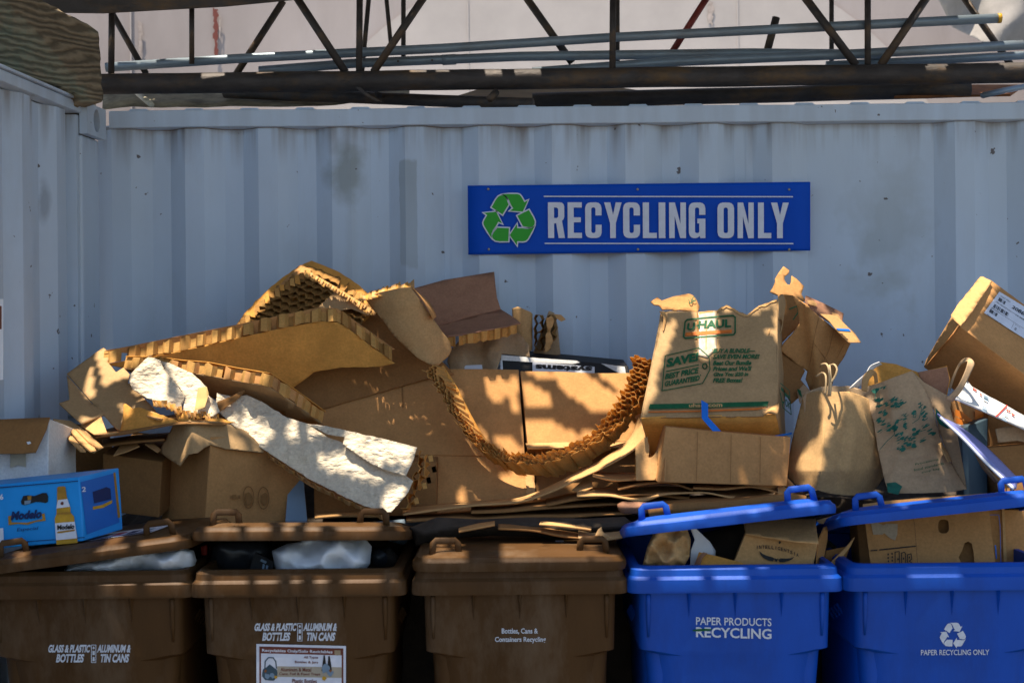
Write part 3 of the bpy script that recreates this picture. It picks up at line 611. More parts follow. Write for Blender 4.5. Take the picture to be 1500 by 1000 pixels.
D('poster_border', [(380, 946), (503, 949), (503, 1078), (380, 1076)], 'maroon', .0055); D('poster_field', [(382.5, 949), (500.5, 951.5), (500.5, 1076), (382.5, 1074)], 'lilac_print', .0065)
D('poster_heading', [(382.5, 948), (500.5, 951), (500.5, 959), (382.5, 956)], 'maroon', .0072); D('poster_band', [(406, 975), (500.5, 976.5), (500.5, 992), (406, 990.5)], 'buff', .0072)
D('poster_tab', [(490, 951.5), (499, 951.8), (499, 958.5), (490, 958.2)], 'steel', .0078)
for s_, c, mm in (('Recyclables Only/Solo Reciclables', [(384, 949.5), (487, 952), (487, 957.3), (384, 955)], 'lilac_print'), ('All Types', [(445, 960), (466, 960.5), (466, 965), (445, 964.5)], 'maroon'), ('Bottles & Jars', [(432, 967), (466, 967.6), (466, 972), (432, 971.4)], 'maroon'),
                  ('Aluminum & Metal', [(411, 977), (456, 977.5), (456, 983), (411, 982.5)], 'maroon'), ('Cans, Foil & Food Trays', [(409, 984), (469, 984.6), (469, 989.6), (409, 989)], 'maroon'), ('Plastic Bottles', [(428, 993.5), (464, 994), (464, 1000), (428, 999.5)], 'maroon')):
    letters('poster_text', s_, c, s, M[mm], pst, .02, .0082)
rnd = random.Random(5)
def blob(cx, cy, r, n=9, j=.35, q=1, rn=rnd): return [(cx + r * (1 + rn.uniform(-j, j)) * math.cos(a), cy + q * r * (1 + rn.uniform(-j, j)) * math.sin(a)) for a in [2 * math.pi * k / n for k in range(n)]]
decals('poster_basket', [blob(395, 985, 11, 12, .2)] + stroke([(388, 978), (388.5, 968), (393, 962.5), (400, 962.5), (404, 968), (405, 978)], 1.6), s, M['teal'], pst, .0082)
decals('poster_bottles', [[(474, 959), (476, 959), (477.5, 972), (479, 982), (471, 982), (472.5, 972)], [(481, 960), (483, 960), (485, 972), (486, 981), (479, 982), (480, 972)]], s, M['black_print'], pst, .0084)
decals('poster_bottles', [blob(477, 979, 6, 9, .4), blob(484, 985, 5, 9, .4), blob(391, 990, 4), blob(399, 988, 4)], s, M['bluegrey'], pst, .0088); decals('poster_fruit', [blob(475, 993, 3.2), blob(404, 991, 2.2)], s, M['gold'], pst, .0092)
decals('poster_fruit', [blob(484, 982, 1.8), blob(389, 982, 2)], s, M['rust'], pst, .0095)
s = front(B3); letters('lettering', 'Bottles, Cans &', trect(735, 919.5, 788, 928.5), s, M['white_print'], B3, .02); letters('lettering', 'Containers Recycling', trect(725, 932, 799.5, 941.5), s, M['white_print'], B3, .02)
s = front(B4); letters('lettering', 'PAPER PRODUCTS', trect(1019.5, 903, 1130, 914.5, -2), s, M['white_print'], B4, .012); letters('lettering', 'RECYCLING', trect(1019.5, 917.5, 1130, 932.5, -3), s, M['white_print'], B4, .022)
decal('green_smear', [(1014, 922), (1022, 920.5), (1036, 920), (1044, 920.5), (1040, 923), (1026, 924), (1016, 924)], s, M['green_print'], B4, .0032)
s = front(B5); letters('lettering', 'PAPER RECYCLING ONLY', trect(1349, 951, 1449, 959, .6), s, M['white_print'], B5, .012)
def sml(pl, k): return [(1396 + (x - CEN[0]) * .176, 930 + (y - CEN[1]) * .176) for x, y in rot(pl, k, CEN)]
for k in range(3): decals('arrow', [sml(TAIL, k), sml(HEAD, k)], s, M['white_print'], B5)
# stickers on the lids (lid space: hinge at the origin, front at y = -.7, top at z = .046)
def lid_rect(name, lid, x0, x1, y0, y1, m, z=.0165):
    bm = bmesh.new(); v = [bm.verts.new((x, y, z)) for x, y in ((x0, y0), (x1, y0), (x1, y1), (x0, y1))]; bm.faces.new(v); return obj(name, bm, M[m], lid, local=True)
for lid, x0, x1 in ((l1, -.10, .17), (l2, -.10, .16), (l3, -.12, .10)):
    yb = (-.60, -.36) if lid is not l3 else (-.30, -.10)
    lid_rect('sticker', lid, x0, x1, yb[0], yb[1], 'lilac_print'); sp = (x1 - x0)
    lid_rect('sticker_band', lid, x0 + .006, x1 - .006, yb[0] + .006, yb[0] + .05, 'navy', .0172)
    for i, mm in enumerate(('maroon', 'green_print', 'teal', 'red_print', 'navy', 'bluegrey')): lid_rect('sticker_picture', lid, x0 + sp * (.05 + .15 * i), x0 + sp * (.15 + .15 * i), yb[0] + .07, yb[0] + .16, mm, .0174)
lid_rect('white_fleck', l3, .105, .13, -.50, -.47, 'paper')

# ================================================================== THE PILE
pl3 = lambda tl, tr, bl: plane(tl, tr, bl)
def toward(p, q): return p + (CAM - p).normalized() * q
# ---- far left: white box, beer carton, foam
T = thing('cardboard_box', ('white box with a brown flap folded over its front, on the blue bottle carton', 'box', None), tuple(P(20, 690, -1.1)))
fr = [(-60, 622, -1.12), (72, 613, -1.12), (71, 700, -1.14), (-60, 708, -1.14)]
hexa('carton', fr, P(113, 628, -.86) - P(72, 613, -1.12), M['white_card'], T, dent=.006)
s = pl3((0, 617, -1.135), (70, 612, -1.135), (0, 664, -1.19))
sheet('front_flap', [(-60, 616), (73, 611), (68, 628), (52, 662), (30, 664), (-60, 664)], s, M['card_dk'], .004, 12, parent=T, crumple=(.003, 14))
decal('white_fleck', [(39, 647), (44, 646), (46, 649), (41, 651)], s, M['paper'], T, .004)
s = pl3((0, 617, -1.12), (70, 613, -1.12), (0, 704, -1.14)); sheet('tape', [(15, 662), (38, 662), (38, 684), (26, 681), (15, 685)], s, M['tape'], .0006, parent=T, off=.006)
T = thing('beer_carton', ('bright blue bottle carton with a printed bottle, lying on the leftmost brown bin', 'carton', None), tuple(P(60, 800, -1.2)))
fr = [(-110, 720, -1.30), (116, 698, -1.34), (122, 792, -1.36), (-110, 812, -1.32)]
bk = P(174, 685, -1.16) - P(116, 698, -1.34)
hexa('carton', fr, bk, M['blue_box'], T, dent=.002)
s0 = quad(*fr); sF = plane(fr[0], fr[1], fr[2]); dF = lambda n, ol, m, o=.004: decal(n, ol, sF, M[m], T, o)
fz = lambda pts: [(x * .12, 690 + y * .12) for x, y in pts]                              # coordinates of the carton crop
dF('hand_hole', fz([(262, 400), (258, 360), (285, 300), (340, 290), (420, 300), (520, 262), (570, 262), (588, 300), (586, 370), (560, 385), (500, 375), (440, 372), (360, 395), (300, 412)]), 'black_print')
dF('hole_glint', fz([(335, 300), (385, 295), (380, 345), (340, 350)]), 'gold_dk', .0055); dF('hole_glint', fz([(300, 360), (380, 350), (370, 390), (300, 405)]), 'bluegrey', .005)
dF('bottle_glass', fz([(697, 200), (715, 184), (780, 180), (800, 190), (815, 300), (835, 370), (860, 440), (862, 500), (905, 550), (912, 620), (945, 810), (948, 870), (690, 895), (672, 640), (668, 575), (690, 520), (692, 450), (697, 350)]), 'gold')
dF('bottle_neck', fz([(697, 200), (715, 184), (780, 180), (800, 190), (818, 340), (706, 350)]), 'gold_dk', .005); dF('neck_label', fz([(706, 350), (824, 336), (855, 430), (780, 440), (690, 452)]), 'lilac_print', .0055)
decals('neck_seal', [blob(760, 388, 18)], lambda x, y: sF(x * .12, 690 + y * .12), M['maroon'], T, .007)
dF('bottle_label', fz([(672, 632), (914, 612), (940, 815), (685, 838)]), 'lilac_print', .0055); dF('bottle_shade', fz([(690, 505), (862, 492), (868, 520), (690, 530)]), 'gold_dk', .0055)
letters('bottle_lettering', 'Modelo', [(700 * .12, 690 + 655 * .12), (915 * .12, 690 + 638 * .12), (905 * .12, 690 + 700 * .12), (700 * .12, 690 + 716 * .12)], sF, M['black_print'], T, .05, .007)
dF('bottle_swoosh', fz([(700, 735), (910, 705), (915, 725), (760, 750), (700, 755)]), 'gold_dk', .007)
letters('lettering', 'Modelo', [(150 * .12, 690 + 490 * .12), (525 * .12, 690 + 462 * .12), (500 * .12, 690 + 570 * .12), (130 * .12, 690 + 598 * .12)], sF, M['navy'], T, .055, .0055)
dF('swoosh', fz([(100, 545), (140, 540), (140, 620), (230, 622), (330, 625), (470, 590), (520, 580), (510, 520), (545, 510), (558, 600), (440, 615), (340, 650), (220, 640), (105, 655)]), 'gold_dk', .005)
letters('lettering', 'Especial', [(215 * .12, 690 + 690 * .12), (470 * .12, 690 + 670 * .12), (455 * .12, 690 + 722 * .12), (205 * .12, 690 + 745 * .12)], sF, M['navy'], T, .0, .0055)
letters('lettering', '6', [(0, 690 + 275 * .12), (5, 690 + 275 * .12), (5, 690 + 345 * .12), (0, 690 + 345 * .12)], sF, M['lilac_print'], T, .03, .0055)
dF('barcode_field', fz([(-80, 700), (40, 690), (48, 885), (-80, 895)]), 'lilac_print', .005)
decals('edge_line', [fz([(-900, 268), (955, 112), (955, 122), (-900, 282)]), fz([(-900, 940), (1040, 800), (1040, 808), (-900, 950)])], sF, M['navy'], T, .005)
A_, B_ = P(*fr[1]), P(*fr[2]); sS = lambda x, y: plane(fr[1], fr[2], (174, 685, -1.16))(x, y)
dS = lambda n, ol, m, o=.004: decal(n, ol, sS, M[m], T, o)
dS('side_print', fz([(985, 130), (1400, 20), (1460, 620), (1060, 770)]), 'blue_box_dk'); dS('side_logo', fz([(1130, 250), (1300, 190), (1350, 210), (1360, 340), (1150, 390)]), 'navy', .0055)
dS('swoosh', fz([(1135, 430), (1240, 410), (1370, 350), (1370, 385), (1260, 445), (1135, 465)]), 'gold', .0055); letters('lettering', '2', [(1000 * .12, 690 + 190 * .12), (1050 * .12, 690 + 185 * .12), (1050 * .12, 690 + 245 * .12), (1000 * .12, 690 + 250 * .12)], sS, M['lilac_print'], T, .02, .0055)
dS('side_bottle', fz([(1385, 20), (1410, 10), (1470, 560), (1440, 570)]), 'gold_dk', .005)
pillow('foam_offcut', [(36, 590), (98, 567), (112, 590), (112, 612), (60, 612), (36, 611)], plane((40, 590, -.40), (100, 575, -.30), (40, 612, -.42)), M['pale'], .03, 8, 5, (.003, 20), lab=('pale blue foam offcut lying against the left container behind the white box', 'foam', None))

# ---- notched flat carton and torn flaps at left
T = thing('flattened_carton', ('flattened tan carton with notched edges standing up in front of the left container', 'cardboard', None), tuple(P(160, 600, -.75)))
s = pl3((98, 548, -.60), (200, 550, -.62), (170, 626, -.84))
sheet('main_panel', rag([(98, 547), (148, 511), (152, 509), (165, 521), (157, 529), (170, 545), (181, 538), (190, 548), (187, 560), (200, 572), (212, 584), (228, 601), (210, 618), (180, 632), (170, 627), (135, 589)], 9, .3), s, M['card_gr'], .005, 10, parent=T, crumple=(.004, 8))
s2 = pl3((98, 548, -.605), (172, 628, -.845), (90, 590, -.78))
sheet('lower_flap', [(98, 549), (134, 590), (155, 606), (120, 620), (104, 606), (87, 590), (102, 585), (100, 566)], s2, M['card_gr'], .005, 8, parent=T, crumple=(.003, 12))
sheet('tab', [(118, 623), (148, 609), (157, 634), (172, 632), (164, 636), (138, 636)], pl3((118, 623, -.83), (150, 610, -.80), (138, 636, -.90)), M['card_lt'], .004, parent=T)
ribbon('cut_edge', [(188, 564, -.655), (197, 572, -.67), (208, 584, -.70)], [(191, 561, -.655), (200, 570, -.67), (211, 581, -.70)], M['card_lt'], .006, parent=T)
T = thing('torn_cardboard', ('torn cardboard strips fanned out over the end of the white box', 'cardboard', None), tuple(P(110, 640, -.9)))
for i, ol in enumerate(([(78, 613), (104, 616), (128, 632), (148, 656), (138, 662), (120, 655), (98, 636)], [(88, 627), (97, 632), (118, 652), (126, 661), (118, 660), (104, 646)], [(101, 628), (112, 628), (136, 648), (141, 660), (133, 661), (118, 648)], [(112, 628), (122, 630), (140, 644), (152, 655), (146, 657), (130, 647)])):
    sheet('torn_strip', ol, pl3((80, 613, -.84 - .012 * i), (150, 640, -.86 - .012 * i), (120, 660, -1.0 - .012 * i)), M[('card_gr', 'card_lt', 'card_lt', 'card_lt')[i]], .004, parent=T)
s = relief(lambda x, y: -.80 - .05 * math.sin((x - 170) / 60.) - (y - 590) * .0012)
sheet('torn_cardboard', [(176, 632), (180, 612), (181, 592), (184, 591), (194, 598), (203, 596), (211, 598), (222, 604), (240, 608), (262, 617), (252, 622), (225, 624), (200, 630)], s, M['card_or'], .004, 6, ragged=(6, .8), crumple=(.006, 14), lab=('honey brown torn cardboard piece with a jagged top, right of the notched carton', 'cardboard', None))
sheet('torn_cardboard', [(215, 608), (222, 601), (230, 604), (243, 612), (232, 614)], pl3((215, 608, -.86), (243, 612, -.86), (222, 601, -.78)), M['card_lt'], .004, lab=('tiny pale torn cardboard corner below the quilted white paper', 'cardboard', None))
sheet('torn_cardboard', [(254, 602), (262, 600), (275, 612), (290, 617), (320, 612), (345, 618), (300, 626), (262, 618)], relief(lambda x, y: -.83 - (y - 600) * .002), M['card_or'], .004, 6, ragged=(6, .8), crumple=(.008, 18), lab=('orange brown torn scrap tucked under the torn end of the quilted paper', 'cardboard', None))
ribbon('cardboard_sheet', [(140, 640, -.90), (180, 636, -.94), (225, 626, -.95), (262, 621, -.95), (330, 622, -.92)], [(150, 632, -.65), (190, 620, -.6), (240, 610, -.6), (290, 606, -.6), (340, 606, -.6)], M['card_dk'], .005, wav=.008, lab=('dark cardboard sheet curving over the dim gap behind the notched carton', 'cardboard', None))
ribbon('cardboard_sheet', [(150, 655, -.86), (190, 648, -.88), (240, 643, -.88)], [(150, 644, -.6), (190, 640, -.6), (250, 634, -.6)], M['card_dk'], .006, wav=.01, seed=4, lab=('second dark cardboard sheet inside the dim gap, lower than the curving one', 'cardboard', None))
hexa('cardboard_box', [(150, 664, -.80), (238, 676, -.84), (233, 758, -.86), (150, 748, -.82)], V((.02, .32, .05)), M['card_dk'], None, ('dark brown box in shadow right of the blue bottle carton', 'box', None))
sheet('torn_cardboard', [(166, 667), (178, 649), (200, 648), (204, 653), (188, 660)], pl3((166, 667, -.88), (204, 653, -.86), (178, 649, -.80)), M['card_lt'], .003, lab=('small sunlit cardboard flap, triangular, on top of the dark brown box', 'cardboard', None))
sheet('torn_cardboard', [(213, 650), (226, 650), (236, 658), (231, 662), (222, 656)], pl3((213, 650, -.86), (236, 656, -.86), (226, 662, -.92)), M['card_lt'], .003, lab=('tiny sunlit cardboard flap beside the torn crown of the printed box', 'cardboard', None))

sheet('cardboard_sheet', rag([(100, 618), (160, 630), (170, 690), (168, 760), (100, 745)], 12, .6), plane((100, 618, -.62), (170, 630, -.60), (100, 745, -.64)), M['card_dk'], .005, 8, crumple=(.006, 9), lab=('dark cardboard sheet in the shadow between the white box and the dark brown box', 'cardboard', None))  # added filler sheet, its dark colour stands for the shade in this gap
# ---- the box with round printed marks and a torn crown
T = thing('cardboard_box', ('brown box with round printed marks and a torn flap hanging over its top', 'box', None), tuple(P(310, 775, -.85)))
f4 = [P(309, 640, -.92), P(455, 640, -.72), P(430, 776, -.74), P(299, 779, -.92)]
hexa('carton', f4, P(246, 640, -.72) - P(309, 640, -.92), M['card'], T, dent=.005)
sB = plane((309, 650, -.925), (440, 650, -.745), (299, 775, -.925))
decals('round_mark', [o for c in ((364, 728), (386, 729)) for o in stroke([(c[0] + 8 * math.cos(a), c[1] + 16 * math.sin(a)) for a in [k * math.pi / 8 for k in range(16)]], 1.3, True)], sB, M['card_dk'], T, .006)
decals('round_mark', [blob(364, 729, 5.5, 12, .25, 1.9)], sB, M['card_dk'], T, .006); decals('round_mark', [blob(387, 730, 5, 12, .25, 1.8)], sB, M['card_dk'], T, .006); decals('print_mark', [rect(340, 724, 346, 731), rect(349, 725, 352, 730)], sB, M['card_dk'], T, .006)
def crown(x, y):
    d = -.95 - (y - 640) * .0010
    if x < 278: d += (278 - x) * .0030
    return d + (x - 278) * .0011 * (1 if x > 278 else 0)
sheet('torn_flap', [(256, 618), (285, 617), (315, 617), (340, 622), (362, 632), (388, 658), (386, 663), (360, 660), (330, 657), (309, 651), (300, 655), (290, 663), (276, 665), (268, 674), (263, 682), (246, 671), (232, 661), (242, 644)], relief(crown), M['card_gr'], .005, 7, parent=T, ragged=(7, .7), crumple=(.006, 12))
sheet('white_board', [(424, 690), (443, 688), (450, 765), (418, 765)], pl3((424, 690, -.72), (443, 690, -.72), (420, 765, -.80)), M['bluegrey'], .012, lab=('narrow blue grey board standing between the printed box and the dark tray box', 'board', None))
T = thing('cardboard_box', ('dark low box under the long white paper strip, its bottom edge sunlit', 'box', None), tuple(P(540, 755, -.7)))
hexa('carton', [(459, 680, -.66), (640, 676, -.66), (640, 756, -.72), (460, 756, -.72)], V((0, .3, .03)), M['card_dk'], T)
ribbon('bottom_edge', [(461, 759, -.76), (500, 756, -.76), (560, 757, -.76)], [(461, 753, -.72), (500, 751, -.72), (560, 752, -.72)], M['card_lt'], .006, parent=T)
sheet('plastic_board', [(548, 764), (620, 757), (634, 762), (606, 786), (590, 796), (555, 785)], pl3((548, 764, -.80), (634, 760, -.78), (590, 795, -.86)), M['bluegrey'], .006, lab=('dull grey blue sheet in the gap between two brown bin lids', 'sheet', None))

# ---- big boxes in the middle
T = thing('cardboard_box', ('widest plain brown box in the middle of the pile, hanging honeycomb strip in front', 'box', None), tuple(P(610, 665, -.5)))
fr = [(457, 538, -.40), (760, 541, -.40), (769, 668, -.57), (467, 664, -.57)]
hexa('carton', fr, V((0, .26, -.16)), M['card'], T, dent=.004); s = plane(*fr[:3])
decals('crease', [[(587, 541), (589.4, 541), (590.2, 565), (591.4, 596), (589.6, 598), (588, 566)]], s, M['card_dk'], T, .006)
T = thing('cardboard_box', ('dappled brown box between the widest box and the printed moving box', 'box', None), tuple(P(850, 650, -.5)))
fr = [(762, 543, -.41), (948, 546, -.41), (944, 652, -.57), (773, 652, -.57)]
hexa('carton', fr, V((0, .25, -.12)), M['card'], T, dent=.005)
sheet('bottom_lip', [(770, 649), (944, 645), (940, 653), (850, 655), (773, 656)], plane((770, 649, -.575), (944, 645, -.575), (773, 656, -.61)), M['card_lt'], .004, parent=T, ragged=(8, .5))
T = thing('cardboard_box', ('brown box below the widest box, with a pale torn strip at its right corner', 'box', None), tuple(P(690, 745, -.6)))
fr = [(615, 663, -.56), (772, 667, -.56), (776, 760, -.70), (612, 760, -.70)]
hexa('carton', fr, V((0, .3, -.12)), M['card'], T, dent=.004); s = plane(*fr[:3])
sheet('torn_strip', [(769, 678), (780, 680), (783, 700), (784, 722), (780, 736), (772, 736)], s, M['card_lt'], .004, parent=T, ragged=(5, .8), off=.008); decals('crease', stroke([(635, 668), (632, 742)], 1.4), s, M['card_dk'], T, .006)
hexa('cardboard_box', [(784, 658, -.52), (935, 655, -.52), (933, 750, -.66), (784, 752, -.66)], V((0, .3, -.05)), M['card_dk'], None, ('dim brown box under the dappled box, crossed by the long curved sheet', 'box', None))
sheet('torn_cardboard', [(838, 717), (856, 701), (867, 703), (868, 714), (852, 721)], plane((838, 717, -.86), (868, 703, -.82), (852, 722, -.90)), M['card_lt'], .003, lab=('sunlit triangular cardboard scrap on the long curved sheet', 'cardboard', None))
T = thing('cardboard_box', ('flat black and white box with upside-down lettering behind the dappled box', 'box', None), tuple(P(820, 545, -.3)))
fr = [(733, 519, -.30), (920, 536, -.30), (925, 566, -.33), (736, 566, -.33)]
hexa('carton', fr, V((0, .2, .02)), M['black_print'], T, dent=.002); s = plane(*fr[:3])
decal('white_panel', [(733.5, 519.5), (790, 524.5), (845, 528), (850, 531), (838, 533), (790, 531), (734, 527.5)], s, M['white_card'], T, .003); decal('white_label', [(780, 530), (871, 537), (871, 560), (780, 556)], s, M['paper'], T, .004)
letters('lettering', 'systems', [(867, 544.5), (784, 541.5), (784.5, 530.5), (868, 534.5)], s, M['black_print'], T, .05, .005); decal('white_corner', [(880, 532), (915, 537), (918, 552), (900, 543)], s, M['white_card'], T, .003); decal('white_edge', [(733, 527), (736, 528), (737, 545), (733.5, 545)], s, M['paper'], T, .003)
s = relief(lambda x, y: -.27 - (y - 490) * .001 + .02 * math.sin(x * .11))
sheet('crumpled_paper', [(655, 530), (660, 512), (672, 500), (700, 488), (735, 480), (760, 488), (775, 505), (776, 523), (735, 518), (728, 542), (660, 543)], s, M['kraft_gr'], .002, 5, ragged=(7, 1), crumple=(.022, 16), lab=('greyish crumpled wrapping paper under the reddish panel', 'paper', None))
sheet('paper_scrap', [(680, 535), (706, 534), (707, 541), (681, 543)], plane((680, 535, -.33), (707, 535, -.33), (680, 543, -.35)), M['paper'], .001, lab=('small white paper scrap left of the lettered black and white box', 'paper', None))

# ---- honeycomb panels at upper left
def core_map(s, wv): return lambda x, y, w: s(x, y) + wv * w
T = thing('honeycomb_board', ('topmost honeycomb cardboard panel, its open brown cells facing out in a triangle', 'cardboard panel', None), tuple(P(440, 470, -.35)))
s = pl3((336, 492, -.46), (545, 453, -.44), (450, 396, -.30)); wv = V((.004, .05, .022))
reg = [(334, 493), (352, 470), (392, 432), (424, 408), (452, 394), (485, 408), (520, 430), (548, 455), (530, 480), (400, 492), (345, 500)]
honey('core', reg, core_map(s, wv), 13.5, M['core_dk'], T, jit=.16, ysq=.72)
sheet('back_liner', [(336, 492), (352, 468), (392, 428), (424, 404), (452, 390), (487, 404), (522, 426), (551, 453), (530, 480), (345, 500)], lambda x, y: s(x, y) + wv * 1.02, M['card_or'], .002, parent=T, ragged=(8, 1.2))
sheet('corner_flap', [(403, 424), (408, 419), (438, 389), (441, 388), (456, 395), (452, 402), (425, 412)], pl3((403, 424, -.33), (456, 395, -.30), (438, 388, -.24)), M['card'], .003, parent=T)
sheet('liner_flap', [(457, 460), (472, 444), (491, 427), (497, 428), (545, 455), (540, 462), (515, 452), (480, 457)], pl3((457, 460, -.50), (545, 456, -.49), (491, 427, -.44)), M['card_gr'], .003, 8, parent=T, crumple=(.005, 14))
for i in range(26):                                            # torn pleats standing along the edge
    t = i / 25; x, y = (lerp(452, 549, t), lerp(397, 455, t)); rn = random.Random(i); q = rn.uniform(5, 11)
    sheet('torn_pleat', [(x - 3, y - 2), (x + 3.2, y + 1), (x + 2 - q * .25, y + q), (x - 4 - q * .1, y + q * .7)], pl3((x - 3, y, -.46 - .02 * rn.random()), (x + 4, y, -.46 - .03 * rn.random()), (x, y + 9, -.50)), M[('core', 'card_lt')[i % 2]], .001, parent=T)
for i in range(16):
    t = i / 15; x, y = (lerp(449, 340, t), lerp(400, 490, t) - 10 * math.sin(t * 3.1)); rn = random.Random(i + 50); q = rn.uniform(4, 9)
    sheet('torn_pleat', [(x - 3, y - 4), (x + 3, y - 5), (x + 3 + q * .3, y + q), (x - 2, y + q * .8)], pl3((x - 3, y, -.46 - .02 * rn.random()), (x + 4, y, -.46 - .03 * rn.random()), (x, y + 9, -.49)), M[('core', 'core_dk', 'card_or')[i % 3]], .001, parent=T)
T2 = thing('honeycomb_board', ('long honeycomb panel with a smooth orange underside, below the topmost one', 'cardboard panel', None), tuple(P(400, 530, -.5)))
ol = [(150, 534), (180, 529), (250, 517), (340, 497), (410, 481), (466, 471), (494, 472), (509, 480), (545, 508), (579, 532), (556, 537), (500, 538), (460, 545), (429, 568), (380, 565), (300, 550), (225, 545)]
s = pl3((160, 532, -.55), (579, 532, -.58), (468, 471, -.60)); wv = V((-.002, .02, .046))
sheet('liner', ol, s, M['card_or'], .002, 12, parent=T2, ragged=(9, .5), crumple=(.003, 9))
def edge_wall(name, path, s, wv, pitch, m1, m2, T, off=.004, sd=1, jag=.18):
    """cut edge of a honeycomb panel: a pleated row of cell walls between the two liners along a pixel path"""
    rn = random.Random(sd); pts = [V(p) for p in path]; ln = [0]
    for a, b in zip(pts, pts[1:]): ln.append(ln[-1] + (b - a).length)
    bm = bmesh.new(); prev = None; d = 0; k = 0; zz = [0, 0, 1, 1]
    while d < ln[-1]:
        i = max(j for j in range(len(ln)) if ln[j] <= d); i = min(i, len(pts) - 2); f = (d - ln[i]) / (ln[i + 1] - ln[i]); p = pts[i].lerp(pts[i + 1], f)
        q = s(p.x, p.y); dp = V((0, -.011, 0)) if zz[k % 4] else V((0, .009, 0))
        lo = q + dp + wv * rn.uniform(-.02, .10); hi = q + dp + wv * (1 + rn.uniform(-jag, .06)); a, b = bm.verts.new(lo), bm.verts.new(hi)
        if prev and rn.random() > .06:
            fc = bm.faces.new([prev[0], a, b, prev[1]]); fc.material_index = 0 if rn.random() < .7 else 1
        prev = (a, b); d += pitch * (.5 if k % 2 else .85) * rn.uniform(.75, 1.25); k += 1
    o = obj(name, bm, [M[m1], M[m2]], T); return solid(o, .001, 0)
edge_wall('edge_core', [(150, 534), (180, 529), (250, 517), (340, 497), (410, 481), (466, 471), (494, 472), (509, 480), (545, 508), (579, 532)], s, wv, 9, 'core', 'core_dk', T2, sd=3)
sheet('back_liner', [(150, 534), (180, 529), (340, 497), (466, 471), (494, 472), (545, 508), (579, 532), (556, 537), (429, 568), (300, 550)], lambda x, y: s(x, y) + wv * 1.02, M['card'], .002, parent=T2)
T3 = thing('honeycomb_board', ('honeycomb panel slab under the orange one, its slatted edge running down to the right', 'cardboard panel', None), tuple(P(350, 580, -.6)))
ol = [(180, 540), (225, 541), (262, 546), (300, 549), (345, 558), (393, 566), (430, 590), (474, 622), (455, 622), (410, 612), (360, 596), (300, 580), (240, 572)]
s = pl3((225, 541, -.66), (474, 620, -.72), (300, 580, -.60)); wv = V((.006, .012, .040))
sheet('liner', ol, s, M['card_gr'], .002, 12, parent=T3, crumple=(.003, 10)); edge_wall('edge_core', [(180, 540), (225, 541), (262, 546), (300, 549), (345, 558), (393, 566), (430, 590), (474, 622)], s, wv, 10, 'core', 'card', T3, sd=5)
sheet('back_liner', ol, lambda x, y: s(x, y) + wv * 1.03, M['card_or'], .002, parent=T3)
sheet('cardboard_sheet', rag([(425, 520), (500, 470), (545, 452), (585, 490), (640, 520), (665, 548), (620, 556), (470, 600), (455, 660), (430, 640)], 12, .6), plane((425, 520, -.44), (660, 500, -.40), (430, 640, -.52)), M['card_dk'], .004, 10, crumple=(.006, 9), lab=('dark cardboard sheet wedged between the orange honeycomb board and the widest box', 'cardboard', None))  # backing added to close the opening, coloured dark as the shade inside it
# quilted white facing
def quilt(x, y): return -.74 - (y - 530) * .0013 + .0004 * abs(x - 240)
T4 = thing('quilted_paper', ('white quilted paper piece with a torn honeycomb edge, left of the long white strip', 'packing paper', None), tuple(P(260, 570, -.75)))
sheet('left_fold', [(217, 523), (226, 524), (235, 528), (243, 544), (258, 562), (272, 582), (262, 603), (245, 598), (227, 588), (208, 579), (194, 570), (190, 560), (190, 549), (203, 536)], relief(lambda x, y: quilt(x, y) - .012 * math.sin((x + y) * .07)), M['white_quilt'], .002, 3, parent=T4, ragged=(6, .7), crumple=(.006, 28, .006))
sheet('right_fold', [(235, 528), (247, 531), (262, 538), (281, 546), (303, 567), (306, 580), (318, 590), (322, 602), (311, 610), (290, 607), (268, 604), (272, 582), (258, 562), (243, 544)], relief(lambda x, y: quilt(x, y) + .02 - (x - 240) * .0007), M['white_quilt'], .002, 3, parent=T4, ragged=(6, .7), crumple=(.006, 28, .006))
decal('tape', [(290, 568), (303, 566), (306, 577), (300, 596), (285, 602)], relief(lambda x, y: quilt(x, y) + .012 - (x - 240) * .0007 - .012), M['tape_tan'], T4, .004, 4)
for i in range(30):
    t = i / 29; rn = random.Random(i + 9); x = lerp(226, 318, t); y = lerp(589, 608, smooth(t * 1.3)) + rn.uniform(-2, 4); q = rn.uniform(3, 6)
    sheet('torn_cell', [(x - 2.5, y - 4), (x + 2.5, y - 4), (x + 3, y + q), (x - 1, y + q + 1)], relief(lambda x, y: quilt(x, y) - .012 - .02 * rn.random()), M[('core', 'card_lt', 'card_or')[i % 3]], .002, parent=T4)
def strip(x, y): return interp([(318, -.76), (420, -.80), (520, -.86), (620, -.94)], x) - (y - interp([(318, 575), (610, 655)], x)) * .0011
T5 = thing('paper_strip', ('long white quilted strip slanting down from left to right over the boxes', 'packing paper', None), tuple(P(470, 670, -.85)))
sheet('facing', [(318, 575), (340, 581), (361, 578), (390, 592), (420, 611), (449, 620), (480, 640), (512, 652), (548, 678), (594, 696), (605, 704), (598, 720), (584, 738), (573, 750), (560, 750), (520, 735), (456, 703), (420, 680), (391, 661), (365, 644), (343, 625), (322, 604), (316, 590)], relief(strip), M['white_quilt'], .002, 3, parent=T5, ragged=(7, .7), crumple=(.006, 24, .007))
sheet('folded_over_facing', [(449, 620), (480, 624), (514, 632), (560, 642), (611, 655), (606, 672), (594, 697), (570, 690), (545, 680), (520, 663), (502, 650), (505, 640), (480, 636)], relief(lambda x, y: strip(x, y) - .025), M['white_quilt'], .002, 3, parent=T5, ragged=(7, .6), crumple=(.006, 24, .007))
sheet('torn_flap', [(318, 588), (335, 582), (358, 570), (359, 573), (345, 586), (325, 600), (318, 602)], relief(lambda x, y: strip(x, y) - .02), M['card_dk'], .004, parent=T5, ragged=(5, .5))
